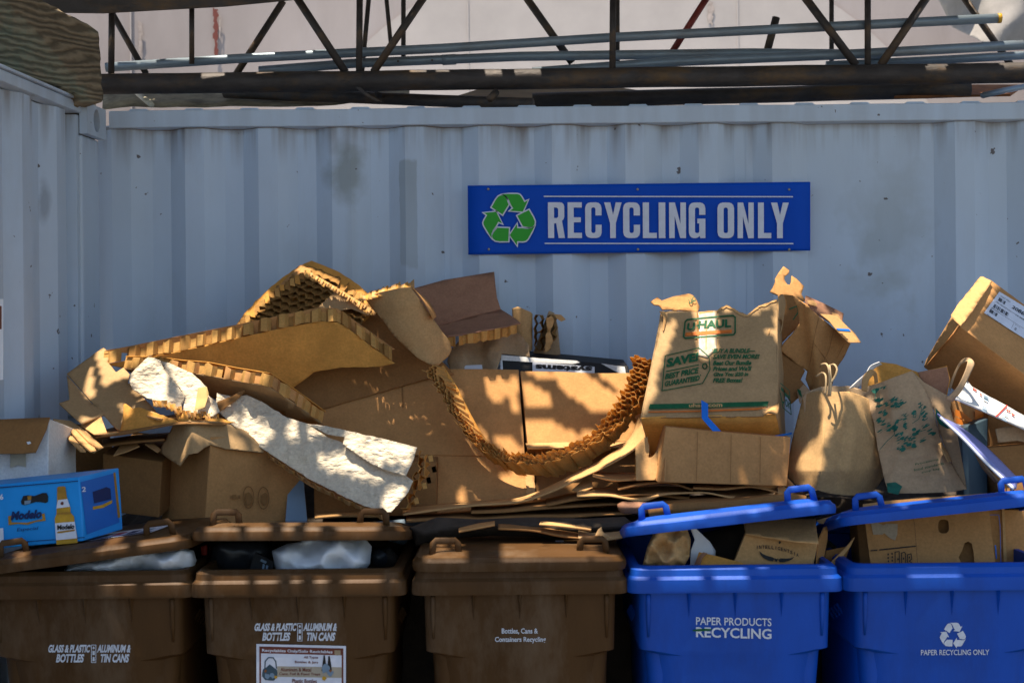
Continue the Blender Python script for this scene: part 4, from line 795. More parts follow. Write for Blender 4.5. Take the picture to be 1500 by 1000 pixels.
edge_wall('edge_core', [(391, 663), (420, 683), (456, 706), (500, 728), (540, 746), (562, 754)], lambda x, y: P(x, y, strip(x, y) - .004), V((0, .02, -.018)), 6, 'card_lt', 'core', T5, sd=8, jag=.5)
ribbon('lower_liner', [(395, 672, -.84), (456, 712, -.90), (520, 741, -.95), (570, 757, -.98)], [(395, 666, -.78), (456, 704, -.84), (520, 733, -.90), (570, 750, -.93)], M['card'], .003, parent=T5)
s = lambda x, y, w: P(x + w * 4, y + w * 2, -.95 + .07 * w + (x - 600) * .0010)
honey('end_core', [(612, 655), (622, 662), (630, 668), (629, 690), (622, 706), (606, 735), (590, 748), (572, 752), (590, 735), (604, 712), (600, 695), (608, 675)], s, 10, M['core'], T5, jit=.3, bend=.25, ysq=1.3, th=.0016)
for i in range(9):
    rn = random.Random(i); x, y = rn.choice([(627, 668), (632, 684), (618, 708), (606, 730), (624, 700), (597, 744)]); sheet('torn_cell', [(x, y), (x + 6, y - 2), (x + 8, y + 7), (x + 2, y + 8)], relief(lambda x, y: -.97), M['core'], .002, parent=T5)
# ---- paper roll, reddish panel, small roll, hanging strip
def rollf(x, y): return -.60 + ((x - 600 - (y - 480) * .32) / 62.) ** 2 * .13 + (y - 420) * .0005
T6 = thing('paper_roll', ('light kraft paper band draped over the top of the pile, torn at its upper end', 'packing paper', None), tuple(P(605, 480, -.55)))
sheet('band', [(534, 437), (550, 430), (567, 426), (590, 421), (601, 421), (610, 432), (624, 452), (643, 478), (659, 501), (662, 512), (657, 522), (642, 535), (630, 534), (614, 526), (596, 510), (576, 491), (560, 468), (546, 453)], relief(rollf), M['kraft'], .003, 5, parent=T6, ragged=(8, .5), crumple=(.008, 11))
ribbon('side_fold', [(603, 420, -.57), (615, 434, -.57), (628, 454, -.57), (634, 468, -.56)], [(608, 427, -.50), (624, 438, -.48), (634, 452, -.48), (639, 464, -.50)], M['card'], .003, parent=T6)
for i in range(17):
    t = i / 16; rn = random.Random(i + 30); x = lerp(528, 604, t); y = lerp(437, 421, smooth(t * 1.1)); q = rn.uniform(6, 13)
    sheet('torn_pleat', [(x - 3, y + 3), (x + 3.5, y + 3), (x + 2 + rn.uniform(-1, 3), y - q), (x - 2, y - q * .7)], pl3((x - 3, y + 3, -.55 - .03 * rn.random()), (x + 4, y + 3, -.55 - .03 * rn.random()), (x, y - 9, -.50 - .03 * rn.random())), M[('core', 'card_lt', 'card_or')[i % 3]], .001, parent=T6)
T7 = thing('honeycomb_board', ('bent honeycomb panel with a reddish brown upper face near the container wall', 'cardboard panel', None), tuple(P(690, 490, -.25)))
s = pl3((604, 423, -.20), (724, 398, -.12), (668, 470, -.26)); s2 = pl3((650, 470, -.26), (734, 453, -.22), (658, 492, -.44))
sheet('upper_face', [(600, 424), (650, 410), (724, 398), (726, 420), (728, 436), (734, 454), (700, 462), (662, 473), (640, 480), (615, 455)], s, M['card_red'], .003, 10, parent=T7, crumple=(.004, 8))
sheet('lower_face', [(640, 478), (662, 472), (700, 461), (734, 453), (750, 463), (763, 473), (735, 480), (700, 486), (658, 493), (645, 490)], s2, M['card_red'], .003, 8, parent=T7, crumple=(.003, 8))
edge_wall('edge_core', [(655, 494), (700, 486), (735, 480), (763, 473)], s2, V((.0, .006, -.036)), 8, 'core', 'core_dk', T7, sd=11)
T8 = thing('honeycomb_offcut', ('small rolled honeycomb offcut wrapped in brown paper, standing against the container wall', 'cardboard', None), tuple(P(785, 515, -.2)))
sheet('paper_wrap', [(750, 452), (758, 449), (778, 457), (780, 460), (780, 512), (774, 516), (756, 507), (752, 490)], relief(lambda x, y: -.24 + ((x - 765) / 16) ** 2 * .03), M['kraft'], .003, 4, parent=T8, crumple=(.006, 20))
honey('core', [(779, 462), (786, 456), (806, 455), (814, 462), (816, 490), (806, 518), (779, 517)], lambda x, y, w: P(x + w * 3, y, -.22 + .06 * w + (x - 780) * .0008), 11, M['core_dk'], T8, jit=.3, ysq=1.15)
sheet('torn_edge', [(800, 466), (808, 462), (812, 470), (806, 486), (810, 500), (804, 514), (797, 516), (799, 500), (802, 482)], relief(lambda x, y: -.24), M['card_lt'], .003, 4, parent=T8, ragged=(4, 1), crumple=(.012, 40))
sheet('paper_back', [(804, 455), (812, 458), (817, 478), (821, 519), (800, 522), (780, 520)], relief(lambda x, y: -.15), M['kraft_gr'], .003, 5, parent=T8, crumple=(.006, 20)); sheet('paper_tip', [(812, 460), (822, 461), (829, 468), (822, 471), (815, 466)], relief(lambda x, y: -.2), M['card_lt'], .002, parent=T8)
# hanging strip
path = [(628, 536, -.60), (648, 565, -.63), (668, 600, -.66), (692, 634, -.68), (724, 659, -.70), (762, 670, -.71), (805, 668, -.71), (850, 650, -.70), (888, 622, -.68), (915, 588, -.66), (932, 555, -.64), (944, 522, -.62)]
def cat(c, t):
    t = max(0, min(len(c) - 1.001, t)); k = int(t); f = t - k; p = [V(c[min(max(k + d, 0), len(c) - 1)]) for d in (-1, 0, 1, 2)]
    return .5 * (2 * p[1] + (p[2] - p[0]) * f + (2 * p[0] - 5 * p[1] + 4 * p[2] - p[3]) * f * f + (3 * p[1] - p[0] - 3 * p[2] + p[3]) * f ** 3)
def hang(x, y, w):
    """x: pixels along the path, y: pixels across, w: depth through the core"""
    t = x / 48.; c = cat(path, t); d = (cat(path, t + .05) - cat(path, t - .05)); d = V((d.x, d.y)).normalized(); n = V((d.y, -d.x))
    k = smooth((t - 6.3) / 2.5); sh = V((lerp(15, 5, k), lerp(3, 16, smooth(t / 4)) * (1 - .5 * k)))
    wd = lerp(.55, 1.05, smooth((t - 6.5) / 3)); 
    return P(c.x + n.x * y * wd + sh.x * w, c.y + n.y * y * wd + sh.y * w, c.z + .055 * w)
T9 = thing('honeycomb_strip', ('torn honeycomb strip hanging in a U in front of the middle boxes', 'cardboard', None), tuple(P(790, 665, -.7)))
reg = rag([(0, -16), (120, -15), (240, -15), (330, -15), (430, -14), (528, -15), (528, 17), (430, 14), (330, 13), (240, 12), (120, 12), (0, 13)], 6, 3.5, 6)
honey('core', reg, hang, 8.6, M['core'], T9, jit=.17, bend=.12, th=.0014)
bm = bmesh.new(); rows = []
for i in range(0, 265):
    x = i * 2.0; rn = random.Random(i // 3); rows.append([bm.verts.new(hang(x, lerp(-15, -9, q / 2.) if False else lerp(-16, 13, q / 3.), 1.02 + .03 * rn.random())) for q in range(4)])
for a, b in zip(rows, rows[1:]):
    for q in range(3): bm.faces.new([a[q], b[q], b[q + 1], a[q + 1]])
solid(obj('liner', bm, M['card_or'], T9, smooth_=True), .0015)
bm = bmesh.new(); rn = random.Random(4); x = 0; k = 0; prev = None; tip = 0
while x < 528:                                                 # outer pleats
    if k % 2 == 0: tip = rn.uniform(.75, 1.35)
    a = bm.verts.new(hang(x, -16 - (2.5 if k % 4 < 2 else -1.5), -.05 + rn.uniform(-.1, .1))); b = bm.verts.new(hang(x + rn.uniform(-2, 2), -16 - (3.5 if k % 4 < 2 else -1), tip + rn.uniform(-.12, .12)))
    if prev and rn.random() > .07: bm.faces.new([prev[0], a, b, prev[1]])
    prev = (a, b); x += rn.uniform(3.4, 6.2); k += 1
solid(obj('torn_pleats', bm, M['core'], T9), .0012, 0)
# ---- long curved sheet and the flattened stack
def R(name, fr_, bk_, m, label, cat='cardboard', grp=None, th=.005, wav=.006, sd=0): return ribbon(name, fr_, bk_, M[m], th, 8, None, (label, cat, grp), wav, sd)
R('cardboard_sheet', [(590, 754, -.97), (650, 746, -.97), (700, 740, -.96), (760, 736, -.93), (805, 722, -.90), (850, 701, -.88), (890, 682, -.88), (930, 658, -.88), (955, 632, -.88)],
  [(590, 744, -.75), (650, 738, -.75), (700, 734, -.75), (755, 730, -.75), (795, 716, -.74), (840, 694, -.74), (880, 674, -.74), (920, 645, -.74), (936, 612, -.74)], 'card_lt', 'long thin cardboard sheet curling up at right beside the torn small box', th=.004, wav=.002)
gs = 'flattened cartons stacked behind the bins'
for i, (f_, b_, m, d) in enumerate([
    ([(595, 763, -1.02), (680, 760, -1.02), (780, 757, -1.02), (860, 756, -1.02), (925, 752, -1.02)], [(595, 752, -.7), (690, 747, -.7), (800, 744, -.7), (925, 740, -.7)], 'card_dk', 'lowest long dark flattened carton just above the closed brown bin'),
    ([(690, 751, -1.0), (760, 748, -1.0), (850, 742, -1.0), (900, 738, -1.0), (930, 742, -1.0)], [(690, 740, -.7), (760, 736, -.7), (850, 728, -.7), (930, 728, -.7)], 'card_dk', 'dark flattened carton second from the bottom, ending at the brown paper roll'),
    ([(800, 741, -1.0), (850, 732, -1.0), (900, 726, -1.0), (950, 726, -1.0), (1010, 729, -1.0)], [(800, 732, -.7), (850, 722, -.7), (950, 715, -.7), (1010, 718, -.7)], 'card_dk', 'dark bowed flattened carton crossing behind the blue lid loop'),
    ([(845, 727, -1.03), (890, 727, -1.03), (938, 733, -1.03), (975, 723, -1.03), (1030, 723, -1.03), (1075, 731, -1.03), (1115, 729, -1.03), (1135, 722, -1.03)], [(845, 716, -.75), (900, 714, -.75), (960, 712, -.75), (1040, 712, -.75), (1135, 712, -.75)], 'card_lt', 'wavy flattened carton with a sunlit fluted edge'),
    ([(868, 697, -.98), (900, 704, -.98), (940, 702, -.98), (990, 702, -.98), (1040, 706, -.98), (1085, 710, -.98)], [(868, 690, -.75), (940, 692, -.75), (1010, 694, -.75), (1085, 700, -.75)], 'card', 'flattened carton topmost of the stack, under the plain box'),
    ([(905, 718, -1.0), (950, 709, -1.0), (985, 708, -1.0), (1015, 718, -1.0)], [(905, 706, -.78), (950, 700, -.78), (1015, 704, -.78)], 'card_dk', 'short bowed dark carton piece between the top two sheets'),
    ([(1015, 717, -1.01), (1055, 718, -1.01), (1100, 713, -1.01), (1140, 722, -1.01)], [(1015, 708, -.8), (1060, 708, -.8), (1140, 712, -.8)], 'card', 'short carton piece under the ragged tan flap')]):
    R('flattened_carton', f_, b_, m, d, 'cardboard', gs, .005, .008, i * 3.1)
ribbon('carton_wad', [(950, 752, -1.12), (1000, 745, -1.14), (1060, 741, -1.14), (1150, 732, -1.10), (1180, 735, -1.08)], [(950, 736, -.9), (1000, 733, -.9), (1060, 731, -.9), (1150, 728, -.9), (1180, 728, -.9)], M['card_dk'], .03, lab=('thick dark folded carton directly above the lettered blue bin lid', 'cardboard', None), wav=.004)
pillow('paper_roll', [(904, 738), (912, 734), (945, 735), (978, 738), (980, 748), (945, 752), (912, 752), (905, 746)], relief(lambda x, y: -1.10), M['card_red'], .022, 6, 4, (.002, 20), lab=('reddish brown folded roll end left of the blue lid loop', 'cardboard', None))
T = thing('torn_cardboard', ('ragged tan cardboard flap jutting out left of the plain kraft bag', 'cardboard', None), tuple(P(1120, 715, -1.0)))
sheet('flap', [(1077, 695), (1083, 693), (1100, 697), (1113, 697), (1124, 704), (1133, 706), (1146, 697), (1156, 704), (1168, 716), (1162, 719), (1150, 712), (1138, 712), (1135, 717), (1120, 715), (1094, 714), (1085, 706)], relief(lambda x, y: -1.02 + (y - 695) * .0015 + .012 * math.sin(x * .1)), M['card_lt'], .006, 5, parent=T, ragged=(5, .6), crumple=(.006, 16))
sheet('fold', [(1140, 708), (1148, 712), (1165, 722), (1150, 726), (1140, 724)], plane((1140, 708, -1.0), (1165, 722, -.98), (1140, 724, -1.02)), M['kraft'], .003, parent=T)
# dark crumpled stuff over the closed brown lid
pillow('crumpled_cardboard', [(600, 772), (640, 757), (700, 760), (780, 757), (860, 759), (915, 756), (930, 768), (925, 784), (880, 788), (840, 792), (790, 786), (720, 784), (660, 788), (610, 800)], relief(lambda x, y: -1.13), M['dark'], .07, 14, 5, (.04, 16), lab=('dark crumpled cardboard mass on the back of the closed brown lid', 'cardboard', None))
for i, (f_, b_, m, d) in enumerate([([(672, 779, -1.25), (700, 774, -1.25), (725, 769, -1.23)], [(672, 774, -1.19), (700, 768, -1.19), (725, 764, -1.17)], 'card', 'thin dim torn strip at the left of the dark crumpled mass'),
    ([(790, 768, -1.27), (820, 771, -1.27), (866, 777, -1.27)], [(792, 764, -1.21), (820, 767, -1.21), (866, 773, -1.21)], 'card_lt', 'thin sunlit torn strip lying on the dark crumpled mass'),
    ([(730, 774, -1.24), (780, 777, -1.25), (820, 785, -1.26), (850, 789, -1.27)], [(730, 767, -1.18), (780, 770, -1.18), (820, 777, -1.2), (850, 782, -1.2)], 'card_dk', 'long dim strip sagging towards the right loop of the closed lid'),
    ([(847, 788, -1.28), (872, 792, -1.29), (900, 789, -1.28), (915, 785, -1.27), (927, 772, -1.25)], [(847, 778, -1.2), (872, 782, -1.2), (900, 780, -1.2), (918, 777, -1.2), (922, 772, -1.22)], 'card_gr', 'curled torn cardboard piece above the right loop of the closed brown lid')]):
    R('torn_cardboard', f_, b_, m, d, 'cardboard', None, .005, .004, i * 2.3)
pillow('torn_cardboard', [(871, 785), (876, 775), (881, 771), (883, 778), (893, 785), (905, 788), (880, 790)], relief(lambda x, y: -1.27), M['card_gr'], .006, 4, 3, (.004, 30), lab=('small upright torn tip on the curled cardboard piece', 'cardboard', None))

# ---- printed moving box
T = thing('moving_box', ('big torn moving box with green and orange print tipped back on a plain box', 'box', None), tuple(P(1045, 625, -.95)))
sU = pl3((970, 452, -.74), (1138, 440, -.74), (940, 611, -1.0))
fo = [(968, 456), (985, 455.5), (1003, 456), (1023, 457), (1026, 457), (1040, 455), (1050, 455), (1056, 450), (1064, 447), (1071, 451), (1080, 456), (1088, 458), (1094, 461), (1101, 456), (1110, 449), (1122, 445), (1132, 440), (1138, 438), (1138.5, 500), (1138.5, 560), (1138, 606), (1124, 604), (1118, 609), (1040, 610), (985, 611), (940, 611), (943, 595), (955, 530)]
sheet('front_panel', rag(fo, 5, .4, 2), sU, M['card_gr'], .005, 9, parent=T, crumple=(.003, 9))
c0, c1, c2, c3 = sU(1138, 440), sU(1138, 606), sU(940, 611), sU(970, 455); nn = (c1 - c0).cross(c2 - c1).normalized(); nn = nn if nn.y > 0 else -nn; bk = V((.055, 0, 0)) + nn * .30
def q4(name, a, b, c, d, m, th=.004, n=7, dent=.006):
    bm = bmesh.new(); g = [[bm.verts.new((a * (1 - i / n) + b * (i / n)) * (1 - j / n) + (d * (1 - i / n) + c * (i / n)) * (j / n)) for j in range(n + 1)] for i in range(n + 1)]
    for row in g:
        for v in row: v.co += nn * 0 + V((noise.noise(v.co * 9), noise.noise(v.co * 9 + V((5, 0, 0))), noise.noise(v.co * 7 + V((0, 5, 0))))) * dent
    for i in range(n):
        for j in range(n): bm.faces.new([g[i][j], g[i + 1][j], g[i + 1][j + 1], g[i][j + 1]])
    return solid(obj(name, bm, M[m], T, smooth_=True), th, 0)
q4('side_panel', c0, c0 + bk, c1 + bk, c1, 'card_gr'); q4('bottom_panel', c2, c1, c1 + bk, c2 + bk, 'card_or'); q4('side_panel', c3, c3 + bk, c2 + bk, c2, 'card_gr'); q4('back_panel', c3 + bk - V((0, 0, .05)), c0 + bk - V((0, 0, .05)), c1 + bk, c2 + bk, 'card')
sheet('torn_flap', rag([(953, 442), (960, 437), (963, 435), (969, 440), (978, 437), (992, 433), (1008, 430), (1016, 433), (1021, 440), (1025, 449), (1022, 457), (1000, 454), (970, 453), (964, 446), (958, 446)], 4, .7, 9), pl3((970, 453, -.75), (1022, 456, -.75), (1008, 430, -.70)), M['card'], .005, 6, parent=T, crumple=(.008, 20))
rn = random.Random(8)
for a_, b_ in (((1024, 457), (1050, 455)), ((1050, 455), (1064, 447)), ((1064, 447), (1081, 456)), ((1081, 457), (1094, 462)), ((1094, 462), (1111, 449)), ((1111, 449), (1138, 439))):
    up = []; lo_ = []
    for k in range(7):
        t = k / 6; x, y = lerp(a_[0], b_[0], t), lerp(a_[1], b_[1], t); up.append((x, y - rn.uniform(.2, 1.5))); lo_.append((x, y + rn.uniform(.8, 3.5)))
    sheet('torn_ply', up + lo_[::-1], sU, M['card_lt'], .0012, parent=T, off=.005)
letters('flap_lettering', 'UC', [(1008, 439), (1017, 434), (1020, 440), (1011, 446)], pl3((970, 453, -.755), (1022, 456, -.755), (1008, 430, -.705)), M['green_print'], T, .03, .006)
ribbon('torn_edge', [(966, 456, -.765), (972, 466, -.78), (971, 485, -.80)], [(973, 456, -.76), (976, 466, -.77), (972, 485, -.80)], M['card_lt'], .003, parent=T)
zu = lambda pts: [(940 + x * .2, 440 + y * .2) for x, y in pts]; G, O = M['green_print'], M['orange_print']
letu = lambda s_, pts, m=G, b=.05: letters('lettering', s_, zu(pts), sU, m, T, b, .0065)
decals('logo_frame', [zu(q) for q in stroke([(335, 140), (510, 122), (668, 110), (684, 122), (684, 235), (672, 250), (500, 262), (318, 276), (306, 264), (318, 156)], 11, True)], sU, G, T, .006)
letu('U', [(336, 166), (392, 156), (388, 216), (328, 220)], b=.04); letu('HAUL', [(418, 148), (655, 135), (655, 196), (410, 207)], b=.04); decal('dash', zu([(402, 178), (424, 176), (423, 188), (400, 190)]), sU, G, T, .0065)
decal('logo_bar', zu([(322, 234), (660, 212), (660, 236), (318, 260)]), sU, O, T, .006)
decals('price_tag', [zu(q) for q in stroke([(172, 404), (420, 347), (492, 410), (500, 505), (446, 606), (148, 660)], 7, True)] + [zu(q) for q in stroke([(462 + 16 * math.cos(a), 480 + 19 * math.sin(a)) for a in [k * math.pi / 7 for k in range(14)]], 9, True)], sU, G, T, .006)
letu('SAVE!', [(188, 424), (418, 376), (412, 442), (178, 492)], b=.055); decal('rule', zu([(178, 515), (418, 466), (418, 473), (178, 523)]), sU, G, T, .006)
letu('BEST PRICE', [(178, 535), (418, 487), (412, 532), (168, 578)], b=.045); letu('GUARANTEED', [(172, 590), (428, 545), (422, 586), (165, 630)], b=.045); letu("'", [(428, 541), (434, 540), (434, 552), (428, 553)], b=.02)
for i, (s_, x1) in enumerate((('BUY A BUNDLE—', 832), ('SAVE EVEN MORE!', 862), ('Beat Our Bundle', 806), ("Prices and We'll", 802), ('Give You $20 in', 782), ('FREE Boxes!', 738))):
    y = (352, 394, 440, 482, 525, 567)[i]; letu(s_, [(530, y), (x1 + 4, y - 2), (x1 - 6, y + 32), (520, y + 34)], b=.045)
letu('*', [(516, 354), (525, 353), (525, 364), (516, 365)], b=.02)
decal('stripe', zu([(58, 758), (420, 752), (930, 738), (920, 772), (400, 788), (50, 796)]), sU, G, T, .006); decal('stripe', zu([(50, 810), (400, 804), (916, 782), (850, 800), (400, 815), (46, 820)]), sU, O, T, .006)
letu('uhaul.com', [(346, 752), (590, 746), (590, 778), (346, 782)], M['card_lt'], .03)
sT = pl3((1027, 588, -1.0), (1037, 590, -1.0), (1028, 612, -1.035))
sheet('tape_strip', zu([(436, 728), (486, 756), (486, 852), (580, 955), (520, 955), (440, 862)]), sT, M['tape_blue'], .0008, parent=T, off=.012); sheet('tape_strip', [(1133, 638), (1160, 633), (1160, 636), (1136, 640)], plane((1133, 638, -.99), (1160, 634, -.93), (1133, 641, -.99)), M['tape_blue'], .0008, parent=T)
for i, ol in enumerate(([(404, 90), (414, 90), (418, 240), (408, 330), (404, 200)], [(470, 100), (478, 180), (474, 360), (468, 360)], [(410, 420), (440, 440), (520, 485), (515, 492), (430, 448)], [(925, 215), (938, 205), (938, 235), (926, 262)])): decal('scuff', zu(ol), sU, M[('card_dk', 'card_lt', 'card_lt', 'card_lt')[i]], T, .0055)
sheet('tape', zu([(412, 88), (548, 74), (548, 350), (480, 420), (408, 400)]), sU, card('clear_tape_over_card', (.46, .36, .24), rough=.35, spec=.5), .0005, parent=T, off=.0045, grid=5, crumple=(.0012, 60))
ribbon('crushed_corner', [(1118, 608, -1.02), (1128, 604, -1.03), (1138, 607, -1.03), (1140, 598, -1.02)], [(1124, 602, -1.0), (1130, 597, -1.0), (1136, 594, -1.0), (1141, 590, -.99)], M['card_lt'], .004, parent=T, wav=.004)
sSide = plane((1140, 560, -.93), (1165, 590, -.78), (1142, 606, -1.0))
decals('side_print', [q for q in stroke([(1143, 561), (1156, 572), (1159, 607), (1147, 597), (1143, 575)], 1.2)] + [[(1144, 566), (1148, 570), (1148, 575), (1144, 571)], [(1149, 574), (1156, 580), (1156, 584), (1149, 579)], [(1145, 587), (1148, 592), (1152, 580), (1149, 588)]], sSide, G, T, .012)
letters('side_lettering', 'OK', [(1150, 583), (1158, 590), (1158, 600), (1150, 594)], sSide, G, T, .03, .012)
ribbon('inner_flap', [(1140, 436, -.74), (1146, 432, -.66), (1150, 446, -.64), (1146, 470, -.66)], [(1139, 470, -.77), (1143, 468, -.70), (1146, 474, -.68), (1143, 490, -.70)], M['card_gr'], .004, parent=T, wav=.006)
# ---- open carton behind it
T = thing('cardboard_box', ('torn open carton tilted behind the moving box, with a notched flap on top', 'box', None), tuple(P(1190, 560, -.5)))
z5 = lambda pts: [(1120 + x * .22, 380 + y * .22) for x, y in pts]
sheet('notched_flap', z5([(125, 45), (140, 55), (165, 72), (160, 95), (135, 112), (132, 135), (150, 165), (168, 170), (176, 150), (180, 108), (215, 130), (262, 178), (252, 210), (245, 232), (272, 270), (240, 290), (190, 270), (120, 250), (35, 215), (55, 185), (72, 145), (70, 128), (95, 85)]), pl3((1130, 428, -.48), (1180, 440, -.46), (1147, 390, -.40)), M['card'], .004, 6, parent=T, crumple=(.003, 14))
def op(x, y): return -.66 + (x - 1160) * .0011 + (y - 440) * .0006 - .05 * math.exp(-((x - 1186 - (y - 440) * .12) / 10) ** 2)
sheet('side_panel', z5([(185, 238), (225, 262), (330, 350), (450, 450), (572, 560), (535, 640), (480, 725), (440, 880), (300, 870), (275, 800), (285, 745), (210, 690), (105, 605), (130, 560), (200, 480), (235, 430), (225, 350), (215, 310)]), relief(op), M['card'], .005, 6, parent=T, ragged=(7, .4), crumple=(.004, 10))
sheet('back_panel', z5([(90, 230), (150, 235), (190, 240), (235, 340), (230, 440), (110, 560), (95, 480)]), pl3((1140, 431, -.50), (1170, 435, -.50), (1142, 510, -.54)), M['card_dk'], .005, 6, parent=T, crumple=(.006, 12))
sheet('inner_panel', z5([(95, 600), (200, 670), (270, 740), (240, 800), (300, 870), (250, 900), (180, 960), (95, 800)]), pl3((1140, 512, -.62), (1186, 560, -.60), (1142, 590, -.70)), M['card_dk'], .004, 6, parent=T, crumple=(.012, 14))
decals('side_print', [z5(q) for q in stroke([(165, 330), (215, 310), (225, 350), (190, 400)], 8)], pl3((1140, 431, -.515), (1170, 435, -.515), (1142, 510, -.555)), G, T, .006)
sheet('green_lining', z5([(215, 880), (260, 830), (300, 870), (285, 905), (235, 960)]), pl3((1168, 570, -.66), (1186, 570, -.66), (1170, 600, -.70)), M['kraft_gr'], .002, parent=T); decal('green_print', z5([(215, 860), (240, 870), (250, 920), (230, 900)]), pl3((1168, 570, -.665), (1186, 570, -.665), (1170, 600, -.705)), G, T, .004)
decals('crease', [z5(q) for pl in ([(360, 390), (330, 520), (300, 700)], [(460, 470), (430, 600), (370, 720)], [(530, 560), (480, 660)], [(330, 560), (420, 680)]) for q in stroke(pl, 3)], relief(op), M['card_dk'], T, .006)
sheet('tan_tab', z5([(275, 240), (400, 295), (526, 358), (515, 432), (480, 445), (400, 395), (330, 350), (268, 296)]), pl3((1180, 433, -.50), (1235, 459, -.48), (1193, 457, -.52)), M['card_red'], .004, 6, parent=T, crumple=(.003, 16))
sheet('paper_band', z5([(370, 362), (420, 365), (480, 372), (540, 435), (600, 490), (642, 552), (560, 552), (520, 515), (470, 460), (430, 410)]), pl3((1201, 460, -.60), (1261, 500, -.58), (1243, 501, -.62)), M['card_lt'], .002, parent=T)
sb = pl3((1201, 460, -.60), (1261, 500, -.58), (1243, 501, -.62)); decal('blue_line', z5([(474, 458), (560, 462), (575, 478), (490, 472)]), sb, M['tape_blue'], T, .004); decals('tick', [z5([(500 + i * 12, 490 + i * 12), (520 + i * 12, 492 + i * 12), (522 + i * 12, 497 + i * 12), (504 + i * 12, 496 + i * 12)]) for i in range(4)], sb, M['black_print'], T, .004)
decals('finger_slot', [z5([(285, 270), (320, 272), (350, 295), (340, 312), (300, 300), (282, 285)]), z5([(445, 352), (490, 365), (508, 390), (490, 395), (455, 372)])], pl3((1180, 433, -.505), (1235, 459, -.485), (1193, 457, -.525)), M['card_lt'], T, .005)
# ---- plain box under it and the torn small box beside
T = thing('cardboard_box', ('plain wide box directly under the printed moving box', 'box', None), tuple(P(1060, 705, -.9)))
fr = [(976, 625, -1.03), (1158, 640, -1.0), (1152, 712, -1.03), (963, 706, -1.06)]
hexa('carton', fr, V((0, .3, .0)), M['card'], T, dent=.004); s = plane(*fr[:3]); [decals('crease', stroke(c_, .8), s, M['card_dk'], T, .006) for c_ in ([(1022, 632), (1020, 704)], [(1071, 636), (1070, 706)], [(1114, 640), (1113, 706)])]
T = thing('cardboard_box', ('small torn open box left of the plain wide box, its corner missing', 'box', None), tuple(P(950, 700, -.9)))
sheet('front_panel', rag([(931, 655), (945, 641), (949, 639), (951, 660), (950, 670), (955, 669), (962, 660), (965, 655), (963, 680), (964, 703), (931, 703)], 4, .6, 3), pl3((931, 655, -.98), (965, 655, -.98), (931, 703, -1.02)), M['card_lt'], .004, 4, parent=T)
sheet('inner_wall', [(945, 640), (952, 633), (968, 642), (966, 656), (964, 703), (945, 700)], pl3((945, 640, -.80), (968, 640, -.74), (945, 700, -.82)), M['card_dk'], .004, parent=T); sheet('side_panel', [(964, 655), (976, 626), (973, 704), (963, 705)], pl3((964, 655, -.99), (976, 640, -1.02), (964, 705, -1.05)), M['card'], .004, parent=T)
sheet('left_panel', [(930, 650), (946, 640), (946, 703), (930, 703)], pl3((930, 650, -.80), (946, 640, -.86), (930, 703, -.84)), M['card_or'], .004, parent=T)

# ---- kraft bags
def bag1(x, y):
    k = interp([(570, 1203), (600, 1206), (640, 1208), (670, 1204), (720, 1194)], y); d = -1.05 + (640 - y) * .0010
    d += (k - x) * .0034 if x < k else 0
    k2 = interp([(570, 1246), (640, 1252), (720, 1236)], y)
    if x > k2: d += (x - k2) * .0030
    b = 690 - (x - 1152) * .02
    if y > b: d += (y - b) * .0016
    for (xa, ya, xb, yb, am) in ((1246, 590, 1222, 716, .012), (1262, 585, 1280, 690, .010), (1210, 640, 1284, 668, .010), (1212, 660, 1246, 700, .009), (1160, 660, 1200, 640, .010), (1225, 600, 1262, 640, .008), (1168, 700, 1190, 620, .008)):
        L2 = (xb - xa) ** 2 + (yb - ya) ** 2; t = max(0, min(1, ((x - xa) * (xb - xa) + (y - ya) * (yb - ya)) / L2)); q = math.hypot(x - xa - t * (xb - xa), y - ya - t * (yb - ya)); d -= am * math.exp(-q / 5.) * (.4 + .6 * math.sin(t * 3.1416))
    return d
T = thing('paper_bag', ('plain kraft paper bag with twisted cord handles, left of the green printed bag', 'bag', None), tuple(P(1225, 725, -1.0)))
b1l = [(1203, 690), (1207, 655), (1208, 620), (1206, 595)]
sheet('front_panel', [(1203, 571), (1222, 574), (1245, 573), (1264, 580), (1284, 590), (1286, 640), (1291, 704), (1284, 714), (1271, 725), (1240, 726), (1212, 722), (1196, 717)] + b1l, relief(bag1), M['kraft'], .0015, 4, parent=T, crumple=(.003, 11, .009))
sheet('side_gusset', [(1203, 571), (1190, 574), (1177, 577), (1168, 612), (1160, 645), (1152, 688), (1156, 700), (1166, 710), (1182, 715), (1196, 717)] + b1l, relief(bag1), M['kraft'], .0015, 4, parent=T, crumple=(.003, 11, .009))
sheet('side_gusset', [(1284, 590), (1290, 588), (1300, 640), (1303, 690), (1291, 704), (1286, 640)], relief(lambda x, y: bag1(1284, y) + .02 + (x - 1284) * .010), M['kraft'], .0015, 4, parent=T, crumple=(.003, 11))
_ = 0 and ribbon('fold', [(1201, 572, -1.07), (1203, 600, -1.10), (1207, 640, -1.12), (1202, 668, -1.12), (1190, 716, -1.10)], [(1216, 574, -1.08), (1214, 605, -1.13), (1217, 640, -1.145), (1210, 672, -1.14), (1200, 718, -1.11)], M['kraft'], .002, parent=T)
sheet('back_panel', rag([(1176, 582), (1181, 574), (1203, 566), (1242, 565), (1264, 571), (1287, 587), (1287, 620), (1180, 620)], 9, .5, 3), relief(lambda x, y: -.93 + (640 - y) * .0004), M['kraft_gr'], .002, 6, parent=T, crumple=(.006, 12))
